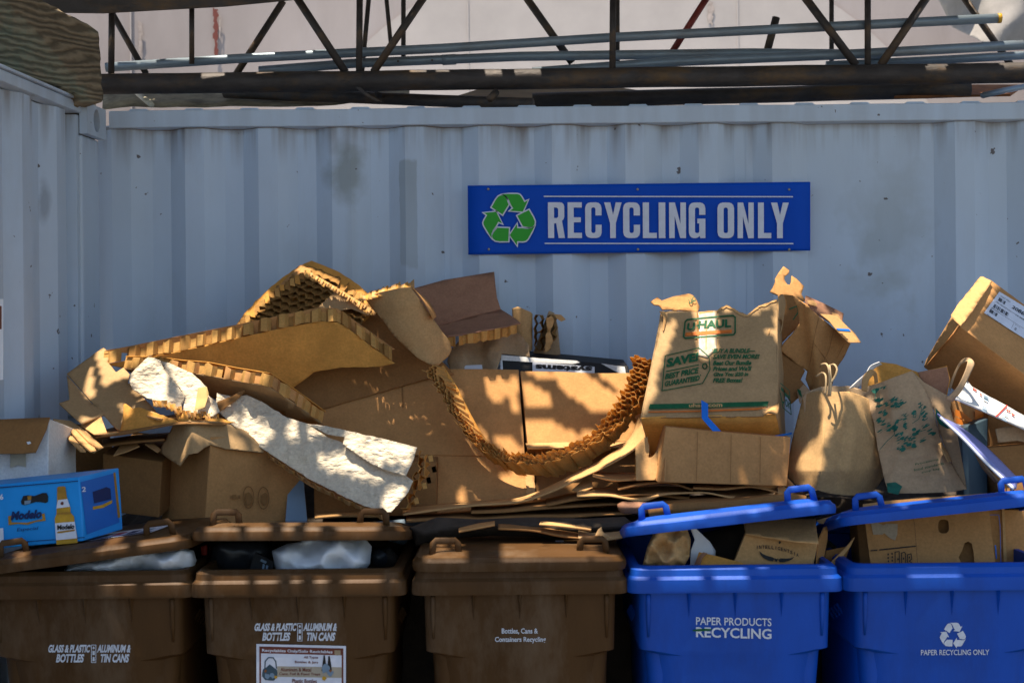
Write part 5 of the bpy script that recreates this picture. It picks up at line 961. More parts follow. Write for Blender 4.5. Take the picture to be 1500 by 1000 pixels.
for pts in ([(1209, 578, -1.03), (1210, 560, -1.03), (1209, 549, -1.02), (1204, 546, -1.0), (1196, 551, -.98)], [(1213, 580, -1.04), (1215, 560, -1.05), (1214, 541, -1.05), (1210, 533, -1.03), (1203, 534, -1.0)], [(1217, 560, -1.05), (1223, 551, -1.04), (1226, 541, -1.02), (1222, 534, -.99), (1216, 535, -.97)], [(1216, 580, -1.05), (1217, 562, -1.05), (1216, 545, -1.04), (1215, 535, -1.02)]):
    tube('cord_handle', [V(tuple(cat([tuple(P(*p)) for p in pts], t / 4.))) for t in range(4 * (len(pts) - 1) + 1)], .0032, M['cord'], T, seg=8)
def bag2(x, y):
    d = -.96 - .05 * math.sin((x - 1265) * .022) + (640 - y) * .0009
    for (xa, ya, xb, yb, am) in ((1300, 560, 1318, 670, .012), (1318, 672, 1372, 662, .014), (1340, 550, 1372, 640, .010), (1300, 690, 1395, 700, .012), (1318, 672, 1300, 715, .010), (1372, 664, 1404, 712, .012), (1330, 600, 1352, 660, .008)):
        L2 = (xb - xa) ** 2 + (yb - ya) ** 2; t = max(0, min(1, ((x - xa) * (xb - xa) + (y - ya) * (yb - ya)) / L2)); q = math.hypot(x - xa - t * (xb - xa), y - ya - t * (yb - ya)); d -= am * math.exp(-q / 5.) * (.4 + .6 * math.sin(t * 3.1416))
    return d
T = thing('paper_bag', ('kraft paper bag with green leafy print and flat handles on the right blue bin', 'bag', None), tuple(P(1345, 720, -1.0)))
bo = [(1262, 568), (1290, 560), (1310, 552), (1336, 543), (1352, 562), (1366, 587), (1371, 612), (1378, 640), (1392, 672), (1405, 692), (1416, 716), (1395, 720), (1350, 722), (1302, 722), (1296, 705), (1286, 660), (1280, 620), (1270, 590)]
sheet('front_panel', [(1262, 568), (1290, 560), (1310, 552), (1336, 543), (1352, 566), (1364, 590), (1371, 615), (1378, 640), (1388, 668), (1400, 690), (1416, 716), (1395, 720), (1350, 722), (1302, 722), (1296, 705), (1286, 660), (1280, 620), (1270, 590)], relief(bag2), M['kraft_gr'], .0015, 4, parent=T, crumple=(.003, 12, .008))
def bag2f(x, y): return P(x, y, bag2(x, y) - .014)
sheet('side_gusset', [(1336, 543), (1354, 560), (1395, 583), (1392, 598), (1403, 640), (1412, 690), (1416, 716), (1400, 690), (1388, 665), (1376, 632), (1368, 600)], relief(lambda x, y: -.90 - (y - 540) * .0006), M['kraft_gr'], .002, 5, parent=T, crumple=(.012, 14)); decal('green_patch', [(1370, 597), (1376, 603), (1384, 616), (1395, 626), (1388, 628), (1376, 621), (1371, 610)], relief(lambda x, y: -.945), M['teal_print'], T, .02)
sheet('back_panel', [(1262, 566), (1272, 540), (1290, 530), (1312, 533), (1345, 545), (1387, 536), (1392, 556), (1385, 590), (1340, 570)], relief(lambda x, y: -.80 - (y - 535) * .0004), M['card_or'], .002, 5, parent=T, crumple=(.012, 14)); sheet('inner_paper', [(1344, 545), (1387, 537), (1391, 556), (1384, 585), (1367, 590), (1352, 562)], relief(lambda x, y: -.86), M['card_red'], .002, 5, parent=T, crumple=(.008, 18))
ribbon('torn_rim', [(1243, 570, -.90), (1256, 558, -.90), (1268, 547, -.89), (1275, 536, -.88), (1288, 530, -.87)], [(1249, 576, -.88), (1260, 565, -.88), (1273, 552, -.87), (1280, 540, -.86), (1292, 534, -.85)], M['white_card'], .002, parent=T, wav=.008)
ribbon('flat_handle', [(1262, 572, -.98), (1264, 552, -1.0), (1275, 541, -.98), (1284, 546, -.95), (1286, 560, -.93)], [(1270, 574, -.97), (1272, 558, -.98), (1278, 550, -.96), (1280, 552, -.94), (1281, 562, -.92)], M['kraft'], .002, parent=T)
ribbon('flat_handle', [(1396, 588, -.98), (1410, 570, -1.0), (1421, 548, -1.0), (1427, 532, -.99), (1419, 524, -.96), (1408, 528, -.92), (1398, 545, -.90), (1390, 566, -.88)], [(1386, 584, -.99), (1402, 566, -1.0), (1413, 544, -1.0), (1417, 530, -.99), (1414, 530, -.96), (1406, 535, -.92), (1398, 553, -.90), (1392, 572, -.88)], M['kraft_gr'], .002, parent=T)
rn = random.Random(12); leaves = []; zb = lambda x, y: (1270 + x * .19, 540 + y * .19)
for cx, cy, r_, n in ((70, 165, 26, 6), (125, 138, 16, 3), (90, 235, 22, 7), (95, 285, 18, 5), (200, 250, 38, 12), (240, 265, 34, 12), (265, 255, 26, 7), (285, 375, 34, 9), (150, 280, 20, 4), (125, 340, 24, 7), (145, 420, 34, 10), (165, 465, 22, 6), (95, 390, 18, 5), (95, 480, 16, 4), (215, 455, 26, 8), (250, 520, 34, 11), (310, 440, 26, 7), (330, 550, 40, 14), (370, 490, 30, 9), (250, 600, 30, 8), (275, 625, 22, 6), (420, 300, 28, 7), (415, 265, 12, 3), (365, 340, 14, 4), (435, 380, 20, 5), (455, 455, 32, 10), (500, 480, 26, 7), (430, 540, 18, 5), (225, 400, 16, 4), (370, 590, 16, 4), (440, 340, 18, 5)):
    for _ in range(n):
        a = rn.uniform(0, 6.28); d = r_ * math.sqrt(rn.random()); x, y = zb(cx + d * math.cos(a), cy + d * math.sin(a)); L = rn.uniform(1.8, 4.0); b = rn.uniform(0, 6.28); wd = rn.uniform(.3, .55)
        leaves.append([(x + L * math.cos(b + t) * (1 if k % 2 == 0 else 1), y + L * wd * 1.6 * math.sin(t + b * .6)) for k, t in enumerate([i * math.pi / 4 for i in range(8)])])
for pl in ([(60, 250), (66, 195), (75, 170), (105, 145), (148, 132)], [(100, 620), (150, 560), (210, 505), (215, 450), (225, 405), (270, 385)], [(260, 540), (330, 530), (380, 490), (450, 470)], [(350, 420), (400, 385), (420, 320), (410, 255)], [(360, 330), (355, 370), (375, 375), (378, 325)]):
    leaves += [q for q in stroke([zb(*p) for p in pl], .9)]
decals('leaf_print', leaves, bag2f, M['teal_print'], T, .004)
for i, (s_, c) in enumerate((('Processing', [(372, 728), (552, 686), (552, 706), (372, 748)]), ('food standards', [(360, 770), (590, 716), (592, 736), (360, 790)]), ('shop bag', [(420, 792), (560, 758), (560, 778), (420, 808)]))):
    letters('lettering', s_, [zb(*p) for p in c], bag2f, G, T, .01, .004)
decal('green_patch', [zb(*p) for p in ((150, 880), (220, 872), (272, 905), (240, 970), (160, 950))], bag2f, M['teal_print'], T, .004, 4)
ribbon('torn_slit', [(1374, 650, -1.04), (1381, 662, -1.05), (1388, 676, -1.05)], [(1378, 648, -1.02), (1387, 661, -1.03), (1394, 676, -1.03)], M['kraft'], .002, parent=T)
# ---- right edge
T = thing('cardboard_box', ('big tilted brown box with a white shipping label at the right edge', 'box', None), tuple(P(1450, 540, -.7)))
o_ = P(1406, 478, -.86); e1 = P(1640, 652, -.86) - o_; e2 = P(1452, 410, -.60) - o_; e3 = P(1353, 538, -.60) - o_
hexa('carton', [o_ + e2, o_ + e2 + e1, o_ + e1, o_], e3, M['card'], T, dent=.004)
sL = plane((1406, 478, -.86), (1640, 652, -.86), (1452, 410, -.60)); zl = lambda pts: [(1430 + x * .11, 410 + y * .11) for x, y in pts]
sheet('end_flap', rag([(1436, 405), (1440, 405), (1453, 411), (1440, 432), (1425, 455), (1407, 477), (1400, 470), (1393, 461), (1404, 444), (1420, 425)], 4, .6, 8), pl3((1436, 405, -.60), (1452, 411, -.63), (1393, 461, -.84)), M['card_lt'], .006, 5, parent=T, crumple=(.005, 22))
sheet('side_flap', [(1394, 463), (1404, 474), (1384, 502), (1364, 524), (1353, 538), (1356, 528), (1372, 500)], pl3((1394, 463, -.86), (1404, 474, -.88), (1353, 538, -.62)), M['card_lt'], .004, 6, parent=T, crumple=(.003, 16))
decal('label', zl([(308, 155), (1200, 690), (1000, 1010), (103, 438)]), sL, M['lilac_print'], T, .005)
letters('label_lettering', '2086B', zl([(492, 338), (700, 455), (668, 500), (470, 372)]), sL, M['black_print'], T, .03, .0065)
def bars(x, y, n, w_, h, dx, dy):
    out = []; r_ = random.Random(n)
    for i in range(n):
        if r_.random() < .75: a = i * w_; k = w_ * r_.uniform(.4, .9); out.append(zl([(x + a * dx, y + a * dy), (x + (a + k) * dx, y + (a + k) * dy), (x + (a + k) * dx - h * .5, y + (a + k) * dy + h), (x + a * dx - h * .5, y + a * dy + h)]))
    return out
decals('barcode', bars(310, 232, 14, 7.5, 40, .84, .54) + bars(245, 318, 30, 8, 44, .84, .54) + bars(190, 385, 14, 8.5, 40, .84, .54) + bars(520, 630, 4, 9, 30, .84, .54), sL, M['black_print'], T, .0065)
decals('label_rule', [zl(q) for pl in ([(215, 380), (640, 650)], [(465, 420), (640, 530)], [(500, 570), (470, 640)], [(230, 350), (200, 390)]) for q in stroke(pl, 3)], sL, M['black_print'], T, .006)
for s_, c in (('CUST ITEM', [(330, 205), (455, 285), (448, 300), (322, 220)]), ('ITEM DESCRIPTION', [(265, 280), (465, 412), (458, 427), (258, 295)]), ('QTY UOM', [(205, 362), (310, 430), (304, 443), (198, 375)]), ('Ship second office to master w', [(150, 450), (530, 710), (522, 726), (142, 466)]), ('10 SERIES', [(530, 455), (700, 560), (692, 575), (522, 470)]), ('Quantity', [(515, 582), (590, 630), (584, 642), (509, 594)])):
    letters('label_lettering', s_, zl(c), sL, M['steel_dk'], T, .0, .0065)
T = thing('mailer', ('white printed mailer envelope with a red line under the tilted box', 'envelope', None), tuple(P(1460, 590, -.95)))
sM = pl3((1415, 556, -.86), (1500, 608, -.88), (1400, 582, -1.0))
sheet('envelope', [(1416, 556), (1424, 566), (1445, 578), (1475, 594), (1500, 608), (1530, 626), (1530, 645), (1500, 627), (1480, 618), (1459, 609), (1430, 596), (1400, 583)], sM, M['white_card'], .006, 8, parent=T, crumple=(.006, 12))
sMo = lambda x, y: toward(sM(x, y), .012); z6 = lambda x, y: (1360 + x * .21, 520 + y * .21)
decal('red_line', [z6(*p) for p in ((545, 345), (552, 352), (474, 432), (466, 426))], sMo, M['red_print'], T, .0)
decals('stamp', [[z6(x, y), z6(x + 14, y + 8), z6(x + 10, y + 18), z6(x - 4, y + 8)] for x, y in ((310, 225), (325, 235), (360, 265), (560, 380), (580, 400), (545, 375), (590, 408))], sMo, M['red_print'], T); decals('postal_print', [[z6(x, y), z6(x + 34, y + 18), z6(x + 30, y + 25), z6(x - 4, y + 8)] for x, y in ((385, 275), (390, 285), (385, 300), (380, 355), (376, 365), (372, 376), (510, 425), (515, 440), (530, 410))], sMo, M['bluegrey'], T)
T = thing('carton', ('small orange banded carton in the gap beside the flat handled bag', 'carton', None), tuple(P(1415, 615, -.8)))
hexa('carton', [(1392, 584, -.78), (1446, 598, -.74), (1446, 630, -.78), (1396, 634, -.80)], V((.0, .12, -.02)), M['card'], T); s = plane((1392, 584, -.79), (1446, 598, -.75), (1396, 634, -.81))
decal('orange_band', [(1399, 599), (1410, 603), (1425, 616), (1423, 620), (1399, 608)], s, M['orange'], T, .006); decal('orange_band', [(1400, 611), (1420, 619), (1416, 624), (1401, 620)], s, M['orange'], T, .006); decal('orange_band', [(1428, 600), (1445, 606), (1440, 612), (1428, 618)], s, M['orange'], T, .006); decal('white_band', [(1401, 620), (1413, 624), (1409, 628), (1401, 627)], s, M['paper'], T, .006)
hexa('carton', [(1408, 627, -.88), (1447, 612, -.84), (1446, 735, -.90), (1412, 738, -.94)], V((.02, .14, 0)), M['teal'], None, ('plain teal grey carton standing behind the blue edged magazines', 'carton', None))
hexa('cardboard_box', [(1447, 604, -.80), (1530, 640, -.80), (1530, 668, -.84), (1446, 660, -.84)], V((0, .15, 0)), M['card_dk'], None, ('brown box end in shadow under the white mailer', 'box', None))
sheet('crumpled_paper', [(1458, 628), (1475, 624), (1520, 628), (1520, 650), (1490, 645), (1462, 648)], relief(lambda x, y: -.90), M['kraft_gr'], .003, 4, crumple=(.012, 20), lab=('greyish folded paper just below the white mailer at the right edge', 'paper', None))
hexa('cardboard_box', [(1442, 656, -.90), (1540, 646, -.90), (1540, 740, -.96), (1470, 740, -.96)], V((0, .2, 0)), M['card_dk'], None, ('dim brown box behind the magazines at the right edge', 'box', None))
gm = 'magazines leaning on the right blue lid'
ribbon('magazine', [(1373, 605, -1.10), (1400, 628, -1.12), (1440, 668, -1.14), (1488, 716, -1.16)], [(1375, 611, -.98), (1402, 622, -.98), (1445, 655, -1.0), (1490, 700, -1.04)], card('magazine_cover', (.22, .24, .50), rough=.4, bump=0), .004, lab=('blue lilac magazine leaning diagonally, uppermost of the pair', 'magazine', gm), wav=.002)
ribbon('magazine', [(1378, 612, -1.12), (1408, 640, -1.14), (1446, 680, -1.16), (1484, 717, -1.18)], [(1376, 608, -1.08), (1406, 633, -1.10), (1444, 672, -1.12), (1486, 712, -1.14)], M['paper'], .006, lab=('white edged magazine under the blue lilac one', 'magazine', gm), wav=.002)
ribbon('torn_cardboard', [(1436, 672, -1.12), (1450, 690, -1.13), (1466, 708, -1.14)], [(1428, 664, -1.06), (1440, 686, -1.07), (1458, 706, -1.08)], M['card_gr'], .004, lab=('narrow tan cardboard edge along the underside of the magazines', 'cardboard', None))

# ================================================================== INSIDE THE BINS
def bagf(x, y): return -1.22
T = pillow('plastic_bag', [(94, 834), (100, 826), (125, 820), (165, 812), (200, 806), (235, 800), (265, 800), (284, 806), (288, 820), (284, 834), (270, 842), (200, 843), (130, 843), (98, 842)], relief(lambda x, y: -1.30), M['bag'], .07, 7, 3, (.075, 13), lab=('long pale plastic bag squeezed out under the leftmost brown lid', 'bag', None))
pillow('plastic_bag', [(398, 806), (420, 796), (452, 790), (500, 786), (535, 788), (545, 800), (542, 826), (525, 845), (460, 848), (408, 846), (402, 826)], relief(lambda x, y: -1.29), M['bag'], .07, 8, 3, (.08, 12), lab=('pale blue white plastic bag filling the bin with the poster', 'bag', None))
pillow('plastic_bag', [(308, 790), (340, 786), (390, 786), (402, 800), (404, 840), (380, 850), (320, 850), (304, 830)], relief(lambda x, y: -1.16), M['black_bag'], .07, 10, 5, (.04, 12), lab=('black plastic bag in the poster bin, left of the pale bag', 'bag', None))
T = thing('carton', ('small dark printed carton corner in the poster bin', 'carton', None), tuple(P(380, 830, -1.26)))
hexa('carton', [(374, 808, -1.26), (402, 822, -1.27), (396, 850, -1.28), (362, 840, -1.27)], V((.01, .1, -.02)), M['black_print'], T); s = plane((374, 808, -1.275), (402, 822, -1.285), (362, 840, -1.285)); decals('print_mark', [[(383, 818), (391, 822), (389, 825), (381, 821)], [(385, 825), (388, 826), (387, 834), (384, 833)], [(390, 827), (393, 828), (392, 836), (389, 835)]], s, M['bluegrey'], T, .008)
tube('plastic_cup', [P(549, 810, -1.15), P(556, 818, -1.22)], [.020, .024], M['black_bag'], lab=('dark round cup beside the pale bag in the poster bin', 'cup', None))
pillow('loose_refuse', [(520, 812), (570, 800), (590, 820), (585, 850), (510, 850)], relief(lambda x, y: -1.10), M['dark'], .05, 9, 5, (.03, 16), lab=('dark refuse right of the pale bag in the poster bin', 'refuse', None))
pillow('red_wrapper', [(294, 800), (304, 796), (304, 832), (296, 835)], relief(lambda x, y: -1.12), M['red_print'], .012, 4, 3, (.01, 30), lab=('small red wrapper in the dark gap between the first two brown bins', 'wrapper', None))
# blue bin with the kraft bag
pillow('paper_bag', [(941, 828), (948, 800), (958, 778), (975, 767), (993, 765), (1006, 772), (1012, 790), (1010, 815), (1000, 832), (965, 834)], relief(lambda x, y: -1.33), M['kraft'], .028, 5, 2.5, (.062, 31), lab=('crumpled brown paper bag at the left inside the lettered blue bin', 'bag', None))
sheet('paper_sheet', [(1008, 764), (1012, 766), (1024, 778), (1040, 793), (1048, 806), (1048, 814), (1030, 812), (1022, 824), (1011, 834), (1012, 806), (1018, 790)], relief(lambda x, y: -1.29 + .0009 * (x - 1010)), M['paper'], .002, 5, crumple=(.006, 18), lab=('white paper sheet beside the crumpled bag in the lettered blue bin', 'paper', None))
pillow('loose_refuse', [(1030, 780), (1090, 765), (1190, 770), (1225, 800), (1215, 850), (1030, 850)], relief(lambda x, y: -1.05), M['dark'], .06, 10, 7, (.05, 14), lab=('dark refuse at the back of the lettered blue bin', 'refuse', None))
ribbon('cardboard_tube', [(1014, 834, -1.32), (1022, 818, -1.33), (1030, 808, -1.33)], [(1024, 834, -1.34), (1028, 818, -1.34), (1036, 810, -1.33)], M['card_red'], .004, lab=('reddish brown curled card edge in front of the white paper', 'cardboard', None))
sheet('cardboard_piece', [(1024, 808), (1050, 814), (1085, 823), (1110, 833), (1110, 845), (1016, 845), (1018, 826)], plane((1024, 808, -1.31), (1110, 830, -1.32), (1016, 845, -1.34)), M['card_or'], .004, lab=('long low cardboard edge just above the rim of the lettered blue bin', 'cardboard', None))
T = thing('cardboard_box', ('small tan box printed with dark wings, open in the lettered blue bin', 'box', None), tuple(P(1130, 830, -1.3)))
fr = [(1092, 780, -1.30), (1198, 796, -1.30), (1188, 848, -1.31), (1066, 845, -1.31)]
hexa('carton', fr, V((.02, .12, -.01)), M['card_lt'], T, dent=.002); s = plane(*fr[:3]); z4 = lambda x, y: (900 + x * .24, 660 + y * .24)
sheet('top_flap', [(1088, 757), (1140, 757), (1194, 755), (1196, 775), (1199, 795), (1170, 793), (1130, 787), (1092, 781)], pl3((1088, 757, -1.20), (1194, 755, -1.20), (1092, 781, -1.31)), M['card_lt'], .004, 6, parent=T, crumple=(.003, 16))
txt = 'INTELLIGENTSIA'
for i, ch in enumerate(txt):
    t = i / 13.; x, y = lerp(872, 1118, t), 583 + 14 * (t - .5) * 0 + 46 * t - 18 * math.sin(t * math.pi) + 4; letters('lettering', ch, [z4(x - 7, y - 11), z4(x + 7, y - 9), z4(x + 6, y + 12), z4(x - 8, y + 10)] if ch != 'I' else [z4(x - 2, y - 11), z4(x + 2, y - 9), z4(x + 1, y + 12), z4(x - 3, y + 10)], s, M['black_print'], T, .02, .004)
decals('wing_mark', [[z4(*p) for p in pl] for pl in ([(884, 610), (905, 628), (935, 640), (965, 648), (978, 656), (968, 672), (940, 668), (910, 652), (892, 632)], [(1098, 645), (1075, 654), (1045, 656), (1015, 654), (1000, 662), (1008, 678), (1035, 678), (1065, 670), (1085, 660)], [(978, 652), (990, 660), (1000, 654), (996, 668), (988, 676), (978, 668)], [(1003, 552), (1010, 548), (1018, 556), (1010, 568), (1003, 564)])], s, M['black_print'], T, .004)
sheet('side_flap', [(1199, 792), (1208, 772), (1213, 770), (1212, 790), (1204, 832), (1196, 838)], plane((1199, 792, -1.29), (1213, 775, -1.22), (1196, 838, -1.30)), M['card'], .004, parent=T)
sheet('cardboard_piece', [(1206, 833), (1222, 818), (1238, 802), (1252, 786), (1246, 800), (1232, 818), (1216, 832), (1208, 838)], relief(lambda x, y: -1.26), M['card_lt'], .004, 4, lab=('curved cardboard blade sticking out right of the winged box', 'cardboard', None)); sheet('cardboard_piece', [(1196, 762), (1218, 756), (1222, 770), (1200, 766)], relief(lambda x, y: -1.18), M['card_gr'], .004, lab=('small greyish cardboard corner under the right end of the lettered blue lid', 'cardboard', None))
sheet('cardboard_piece', [(1204, 838), (1210, 806), (1240, 800), (1250, 786), (1236, 826), (1215, 842)], relief(lambda x, y: -1.22), M['card_dk'], .004, lab=('dark cardboard sheet behind the curved blade in the lettered blue bin', 'cardboard', None))
# right blue bin
T = thing('cardboard_box', ('brown box with two cut out holes standing in the right blue bin', 'box', None), tuple(P(1365, 830, -1.3)))
s = pl3((1267, 748, -1.20), (1446, 728, -1.20), (1279, 835, -1.27)); z7 = lambda x, y: (1200 + x * .2, 660 + y * .2)
arc = lambda cx, cy, rx, ry, n=14: [z7(cx + rx * math.copysign(abs(math.cos(a)) ** .7, math.cos(a)), cy + ry * math.copysign(abs(math.sin(a)) ** .7, math.sin(a))) for a in [2 * math.pi * k / n for k in range(n)]]
sheet('front_panel', [(1264, 738), (1300, 733), (1446, 722), (1453, 785), (1461, 850), (1279, 850), (1271, 795)], s, M['card'], .005, 10, parent=T, holes=[arc(910, 552, 40, 52), [z7(*p) for p in ((1020, 778), (1050, 720), (1065, 675), (1090, 662), (1118, 678), (1130, 740), (1140, 850), (1055, 850))]], crumple=(.002, 12), smooth_=False)
q_ = [s(1264, 738), s(1446, 722), s(1461, 850), s(1279, 850)]; nb = (q_[1] - q_[0]).cross(q_[2] - q_[1]).normalized(); nb = nb if nb.y > 0 else -nb
hexa('inner_box', [p + nb * .03 for p in q_], nb * .16, M['card_dk'], T); hexa('left_panel', [(1254, 758, -1.16), (1268, 756, -1.19), (1278, 850, -1.26), (1262, 850, -1.22)], V((0, .1, 0)), M['card_dk'], T)
sheet('tape', [z7(*p) for p in ((365, 480), (400, 500), (440, 530), (470, 545), (490, 532), (575, 535), (572, 610), (555, 655), (520, 640), (475, 600), (465, 612), (395, 612), (385, 560))], s, card('torn_paper_patch', (.46, .36, .24)), .0008, parent=T, off=.004)
decals('print_line', [[z7(*p) for p in pl] for pl in ([(376, 726), (425, 722), (425, 730), (376, 734)], [(440, 720), (708, 692), (708, 700), (440, 729)])] + [[z7(*p) for p in q] for q in stroke([(676, 410), (700, 560), (722, 850)], 2)] + [[z7(*p) for p in q] for c in ([(556, 850), (555, 740), (585, 735), (590, 850)], [(605, 850), (602, 748), (622, 740), (632, 752), (634, 850)], [(648, 850), (645, 760), (672, 752), (678, 790), (660, 805), (680, 820), (682, 850)]) for q in stroke(c, 6)] + [[z7(x, y), z7(x + 10, y), z7(x + 10, y + 14), z7(x, y + 14)] for x, y in ((500, 750), (500, 775), (502, 800), (528, 745), (530, 770), (530, 795), (572, 785), (612, 780), (655, 772))], s, M['black_print'], T, .006)
T = thing('cardboard_box', ('box with a thin blue printed line behind the box with cut out holes', 'box', None), tuple(P(1480, 830, -1.2)))
hexa('carton', [(1440, 746, -1.14), (1540, 744, -1.14), (1540, 850, -1.17), (1440, 850, -1.17)], V((0, .16, 0)), M['card'], T); s = plane((1440, 746, -1.145), (1540, 744, -1.145), (1440, 850, -1.175))
decals('blue_line', stroke([z7(1250, 468), z7(1315, 468), z7(1325, 560), z7(1330, 820)], .8) + [[z7(*p) for p in ((1284, 690), (1295, 690), (1302, 790), (1294, 790))]], s, M['tape_blue'], T, .006); sheet('edge_flap', [z7(*p) for p in ((1338, 425), (1356, 420), (1376, 850), (1352, 850))], s, M['card_lt'], .006, parent=T, off=.006)

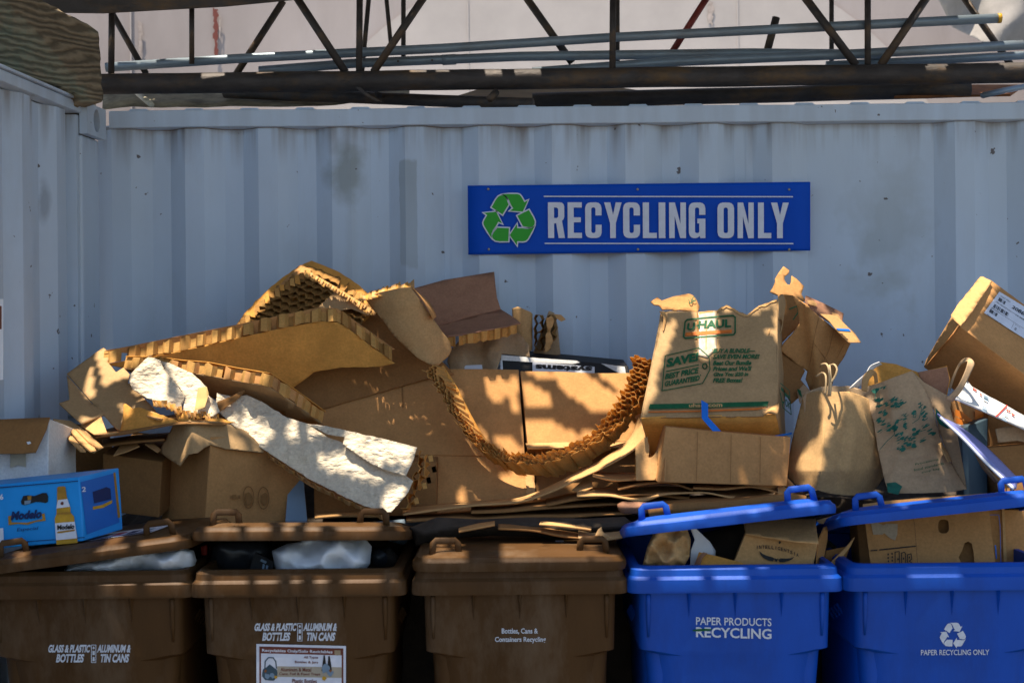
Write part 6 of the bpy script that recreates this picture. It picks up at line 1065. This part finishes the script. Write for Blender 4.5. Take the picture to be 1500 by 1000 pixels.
HOLES = [[56,94,3,98,3,104,8,115,2,118,8,128,4,136,1,141,2,147,8,158,1,217,9,229,7,253,3,272,11],  # openings of the added blocker, laid out to drop sun patches on the pile
[57,76,3,95,6,104,9,114,3,119,7,128,5,136,2,141,3,148,8,166,9,183,19,203,6,211,3,220,6,229,7,255,2],
[58,76,2,96,3,104,9,114,2,119,7,128,5,136,2,141,3,148,9,166,9,183,26,211,2,214,15,239,2,253,1,256,1],
[59,76,2,96,2,111,1,119,5,128,5,136,2,141,3,147,10,161,1,166,9,183,23,211,1,214,30,249,5,299,1],
[60,75,3,96,3,111,1,119,5,128,5,136,2,141,4,146,11,161,1,167,8,183,21,214,30,249,5,273,1,298,3],
[61,96,3,119,13,136,3,141,16,161,2,167,2,174,1,183,18,203,1,214,31,249,5,273,2,298,3],
[62,75,1,96,3,110,1,119,6,126,6,135,4,141,11,153,4,160,2,168,3,173,1,183,18,202,2,214,30,249,6,258,1,272,8,286,1,298,3],
[63,74,1,96,3,118,1,168,3,183,17,215,16,233,7,250,4,256,3,273,7,284,3,298,4],
[64,96,3,168,3,183,17,202,2,214,1,221,5,248,1,250,1,253,2,257,1,268,2,273,1,276,1,279,1,286,1,296,3,300,3],
[65,95,3,168,3,172,1,183,17,222,4,245,10,300,1],
[66,96,1,168,2,183,17,202,2,243,12],
[67,96,1,183,9,193,8,202,2,242,10],
[68,95,1,169,1,172,1,183,10,194,7,202,3,242,9],
[69,168,2,172,2,183,23,227,3,242,6],
[70,168,2,172,2,183,18,202,4,228,4,242,6],
[71,167,3,172,2,183,20,242,5],
[72,193,7,241,5],
[73,194,6,242,4,260,2,263,1],
[74,194,4,263,1],
[75,194,2],
[76,194,9,205,1],
[77,195,4,276,8,288,3],
[78,304,1],
[79,302,3],
[80,300,6],
[81,298,1,302,5],
[82,218,6,297,2,306,1],
[83,212,6,295,5,306,1],
[84,211,2,216,2,293,7,307,1],
[85,158,1,261,1,292,8],
[86,158,1,256,2,260,2,292,7],
[87,257,2,260,3,292,6],
[88,258,5,292,6],
[89,158,1,222,1,257,6,293,4],
[90,104,1,157,2,203,12,222,2,243,1,251,2,258,7,293,4],
[91,103,1,114,1,155,4,204,12,221,3,254,1,258,8,292,5],
[92,114,1,155,5,205,12,220,4,258,9,293,4],
[93,114,1,155,6,206,7,220,5,258,5,264,5,293,5],
[94,86,1,114,1,156,5,206,1,221,3,252,3,258,4,265,5,295,4],
[95,80,1,85,2,103,1,114,1,221,1,252,3,258,2,266,5,295,5,304,2],
[96,79,1,84,3,102,1,161,2,218,2,266,5,296,1,301,5,307,4],
[97,79,1,84,2,87,1,102,1,114,1,153,3,158,6,192,2,219,4,266,1,268,4,273,3,277,1,300,14],
[98,79,6,86,2,101,1,107,1,150,3,155,10,220,4,269,8,300,15,317,3],
[99,79,2,82,5,107,2,148,3,153,10,221,4,270,1,275,2,297,1,301,20],
[100,79,6,108,4,114,2,145,5,151,10,188,1,222,4,276,2,301,20],
[101,80,4,107,7,142,16,188,1,222,5,277,5,295,2,302,1,305,16],
[102,80,3,84,1,107,2,113,1,119,1,140,15,187,1,205,1,209,1,224,3,278,2,305,17],
[103,79,3,83,6,107,1,118,3,140,1,147,5,174,1,187,1,204,6,225,2,304,18],
[104,83,7,106,1,118,4,148,3,173,1,188,3,202,8,225,3,269,3,275,3,304,18],
[105,83,7,124,1,172,2,188,3,202,9,216,7,226,2,276,4,302,8,311,5,319,1],
[106,82,8,100,3,104,1,114,1,117,3,188,2,202,21,226,3,277,2,280,2,303,5],
[107,81,8,99,2,113,1,120,7,133,2,138,1,140,2,187,1,190,1,202,21,227,3,269,3,281,4,303,6],
[108,81,6,103,12,121,8,132,3,138,2,156,2,187,1,190,2,201,22,227,3,240,2,282,3,304,6],
[109,81,5,92,2,100,15,120,8,133,2,174,1,187,6,202,21,228,3,239,5,304,6],
[110,84,2,91,3,99,15,119,1,121,5,128,2,134,1,173,1,187,6,206,18,228,4,240,5,303,6],
[111,85,1,91,2,98,5,106,8,117,3,121,3,127,3,135,6,173,1,187,6,210,14,229,4,240,5,260,1,303,6],
[112,98,5,108,6,122,7,187,1,190,3,211,5,217,6,230,3,240,5,260,1,282,3,303,7],
[113,97,6,106,7,115,3,123,5,211,4,218,4,230,4,240,6,258,4,284,1,304,7],
[114,90,1,95,8,106,7,115,11,212,2,218,4,231,4,240,6,261,1,303,2,306,6],
[115,90,1,93,10,105,7,114,2,117,8,212,2,218,4,231,4,241,5,261,1,303,9],
[116,89,1,94,9,105,17,187,3,232,4,241,6,261,2,303,10],
[117,94,9,104,15,187,19,235,1,241,6,262,1,303,1,307,7],
[118,95,7,104,6,111,7,186,25,241,6,255,3,262,1,303,1,307,7],
[119,80,1,97,4,103,2,106,7,116,2,172,2,179,3,186,8,202,12,233,1,241,3,249,2,257,4,262,2,302,2,309,6],
[120,80,2,93,1,103,2,106,6,117,1,172,2,177,6,186,7,204,14,231,12,261,2,302,1,310,6],
[121,79,3,92,1,104,8,116,1,173,1,177,5,185,8,207,5,215,4,231,12,302,1,310,7],
[122,79,3,103,5,110,2,116,1,175,6,184,9,209,4,214,8,234,10,302,2,310,7],
[123,79,2,103,4,113,2,176,5,184,9,212,12,236,7,302,2,313,5],
[124,79,2,84,1,102,3,176,5,184,9,202,2,213,12,241,1,301,3,314,5],
[125,79,2,83,3,130,11,176,5,187,2,200,6,207,2,214,13,257,2,301,3,315,5],
[126,79,2,83,5,98,1,132,12,145,3,176,4,199,6,214,14,271,2,301,2,315,6],
[127,79,2,83,8,96,2,136,11,176,3,194,10,216,13,270,4,301,2,316,5],
[128,79,1,83,8,92,4,137,7,145,1,176,2,187,3,192,13,220,1,222,3,226,1,270,5,294,1,317,5],
[129,79,1,82,14,139,3,176,1,186,20,217,3,223,6,270,3,281,3,294,1,318,5],
[130,79,1,82,7,91,2,146,1,176,1,185,5,192,19,217,4,224,4,270,2,279,6,293,2,319,4],
[131,79,1,82,4,87,2,90,2,113,2,117,2,181,1,184,5,192,14,208,3,218,4,224,2,275,11,319,5],
[132,81,5,87,5,94,3,99,2,104,16,181,1,192,11,220,3,275,11,296,3,320,5],
[133,81,5,88,17,106,3,110,3,115,2,118,2,166,1,180,1,192,9,221,1,276,9,298,1,321,1],
[134,81,4,92,2,97,3,101,3,106,9,121,2,277,7,299,1],
[135,80,5,95,2,99,1,102,2,113,2,156,6,170,2,267,1,279,5,300,1],
[136,80,4,155,8,164,1,166,1,171,1,211,7,284,1,300,1],
[137,80,3,154,11,166,2,172,1,190,2,194,7,210,9],
[138,80,3,154,1,175,1,190,2,194,7,208,13,275,1,281,1],
[139,81,2,154,1,175,1,185,3,190,2,194,7,206,15,268,1,274,7,282,3],
[140,121,4,153,1,155,1,176,1,184,8,194,5,205,13,220,2,267,2,277,3,283,2,307,2],
[141,120,8,144,1,148,9,184,9,194,3,204,12,219,5,267,2,307,3],
[142,119,11,141,13,184,9,204,11,218,6,266,4,307,3],
[143,124,6,140,8,150,1,155,1,184,1,187,2,191,2,198,15,216,9,267,6],
[144,140,1,196,6,203,9,216,8,268,7],
[145,268,8],
[146,155,1,268,8,289,1],
[147,118,2,121,3,153,2,269,7,288,2],
[148,119,6,151,4,238,2,270,5],
[149,120,6,150,5,237,2,271,3],
[150,120,7,149,6],
[151,122,4,148,7,210,2],
[152,123,3,146,8,222,3],
[153,124,2,145,4,195,2,198,13,223,2],
[154,125,2,143,5,198,1,201,2],
[155,81,1,126,1,141,6],
[156,81,3,140,6,223,2],
[157,82,3,137,7],
[158,83,2,136,6],
[159,83,3,136,4,224,1],
[160,83,3,135,3,224,1],
[161,83,3,136,1,196,1],
[162,82,4,195,1],
[179,81,2],
[199,112,7,199,5,208,8,334,6,358,7],
[200,112,7,129,5,176,5,184,4,199,5,208,8,335,6,357,8],
[201,84,1,354,12],
[202,84,2,347,19],
[203,347,17],
[204,351,5],
[207,108,1],
[208,83,2,91,1],
[209,84,13],
[210,92,1,96,2,100,8,214,3],
[211,108,11],
[212,117,2,127,7,144,2],
[213,147,4],
[221,370,3],
[222,370,1],
[240,85,1],
[241,84,3,371,4],
[242,122,2,368,5],
[243,365,6],
[244,365,1]]

# ================================================================== added out-of-view sun blocker, its holes shaped to cast the dappled light
def sun_blocker(rows, x0=-2.7, y0=-2.5, c=.0125, nx=432, ny=280, z=3.5):
    """each entry of rows: a row of the blocker, then start and length of every hole in it, in cells of c metres"""
    gone = set()
    for r in rows:
        for a, n in zip(r[1::2], r[2::2]): gone.update((i, r[0]) for i in range(a, a + n))
    hole = lambda i, j: (i, j) in gone
    bm = bmesh.new()
    def q(i0, i1, j):
        bm.faces.new([bm.verts.new((x0 + i * c, y0 + k * c, z)) for i, k in ((i0, j), (i1, j), (i1, j + 1), (i0, j + 1))])
    for j in range(ny):
        i = 0
        while i < nx:
            if hole(i, j): i += 1; continue
            k = i
            while k < nx and not hole(k, j): k += 1
            q(i, k, j); i = k
    o = obj('sun_blocker', bm, M['shade'], None, ('ragged brown shade cloth full of holes stretched overhead above the bins', 'shade cloth', None))
    return o
sun_blocker(HOLES)
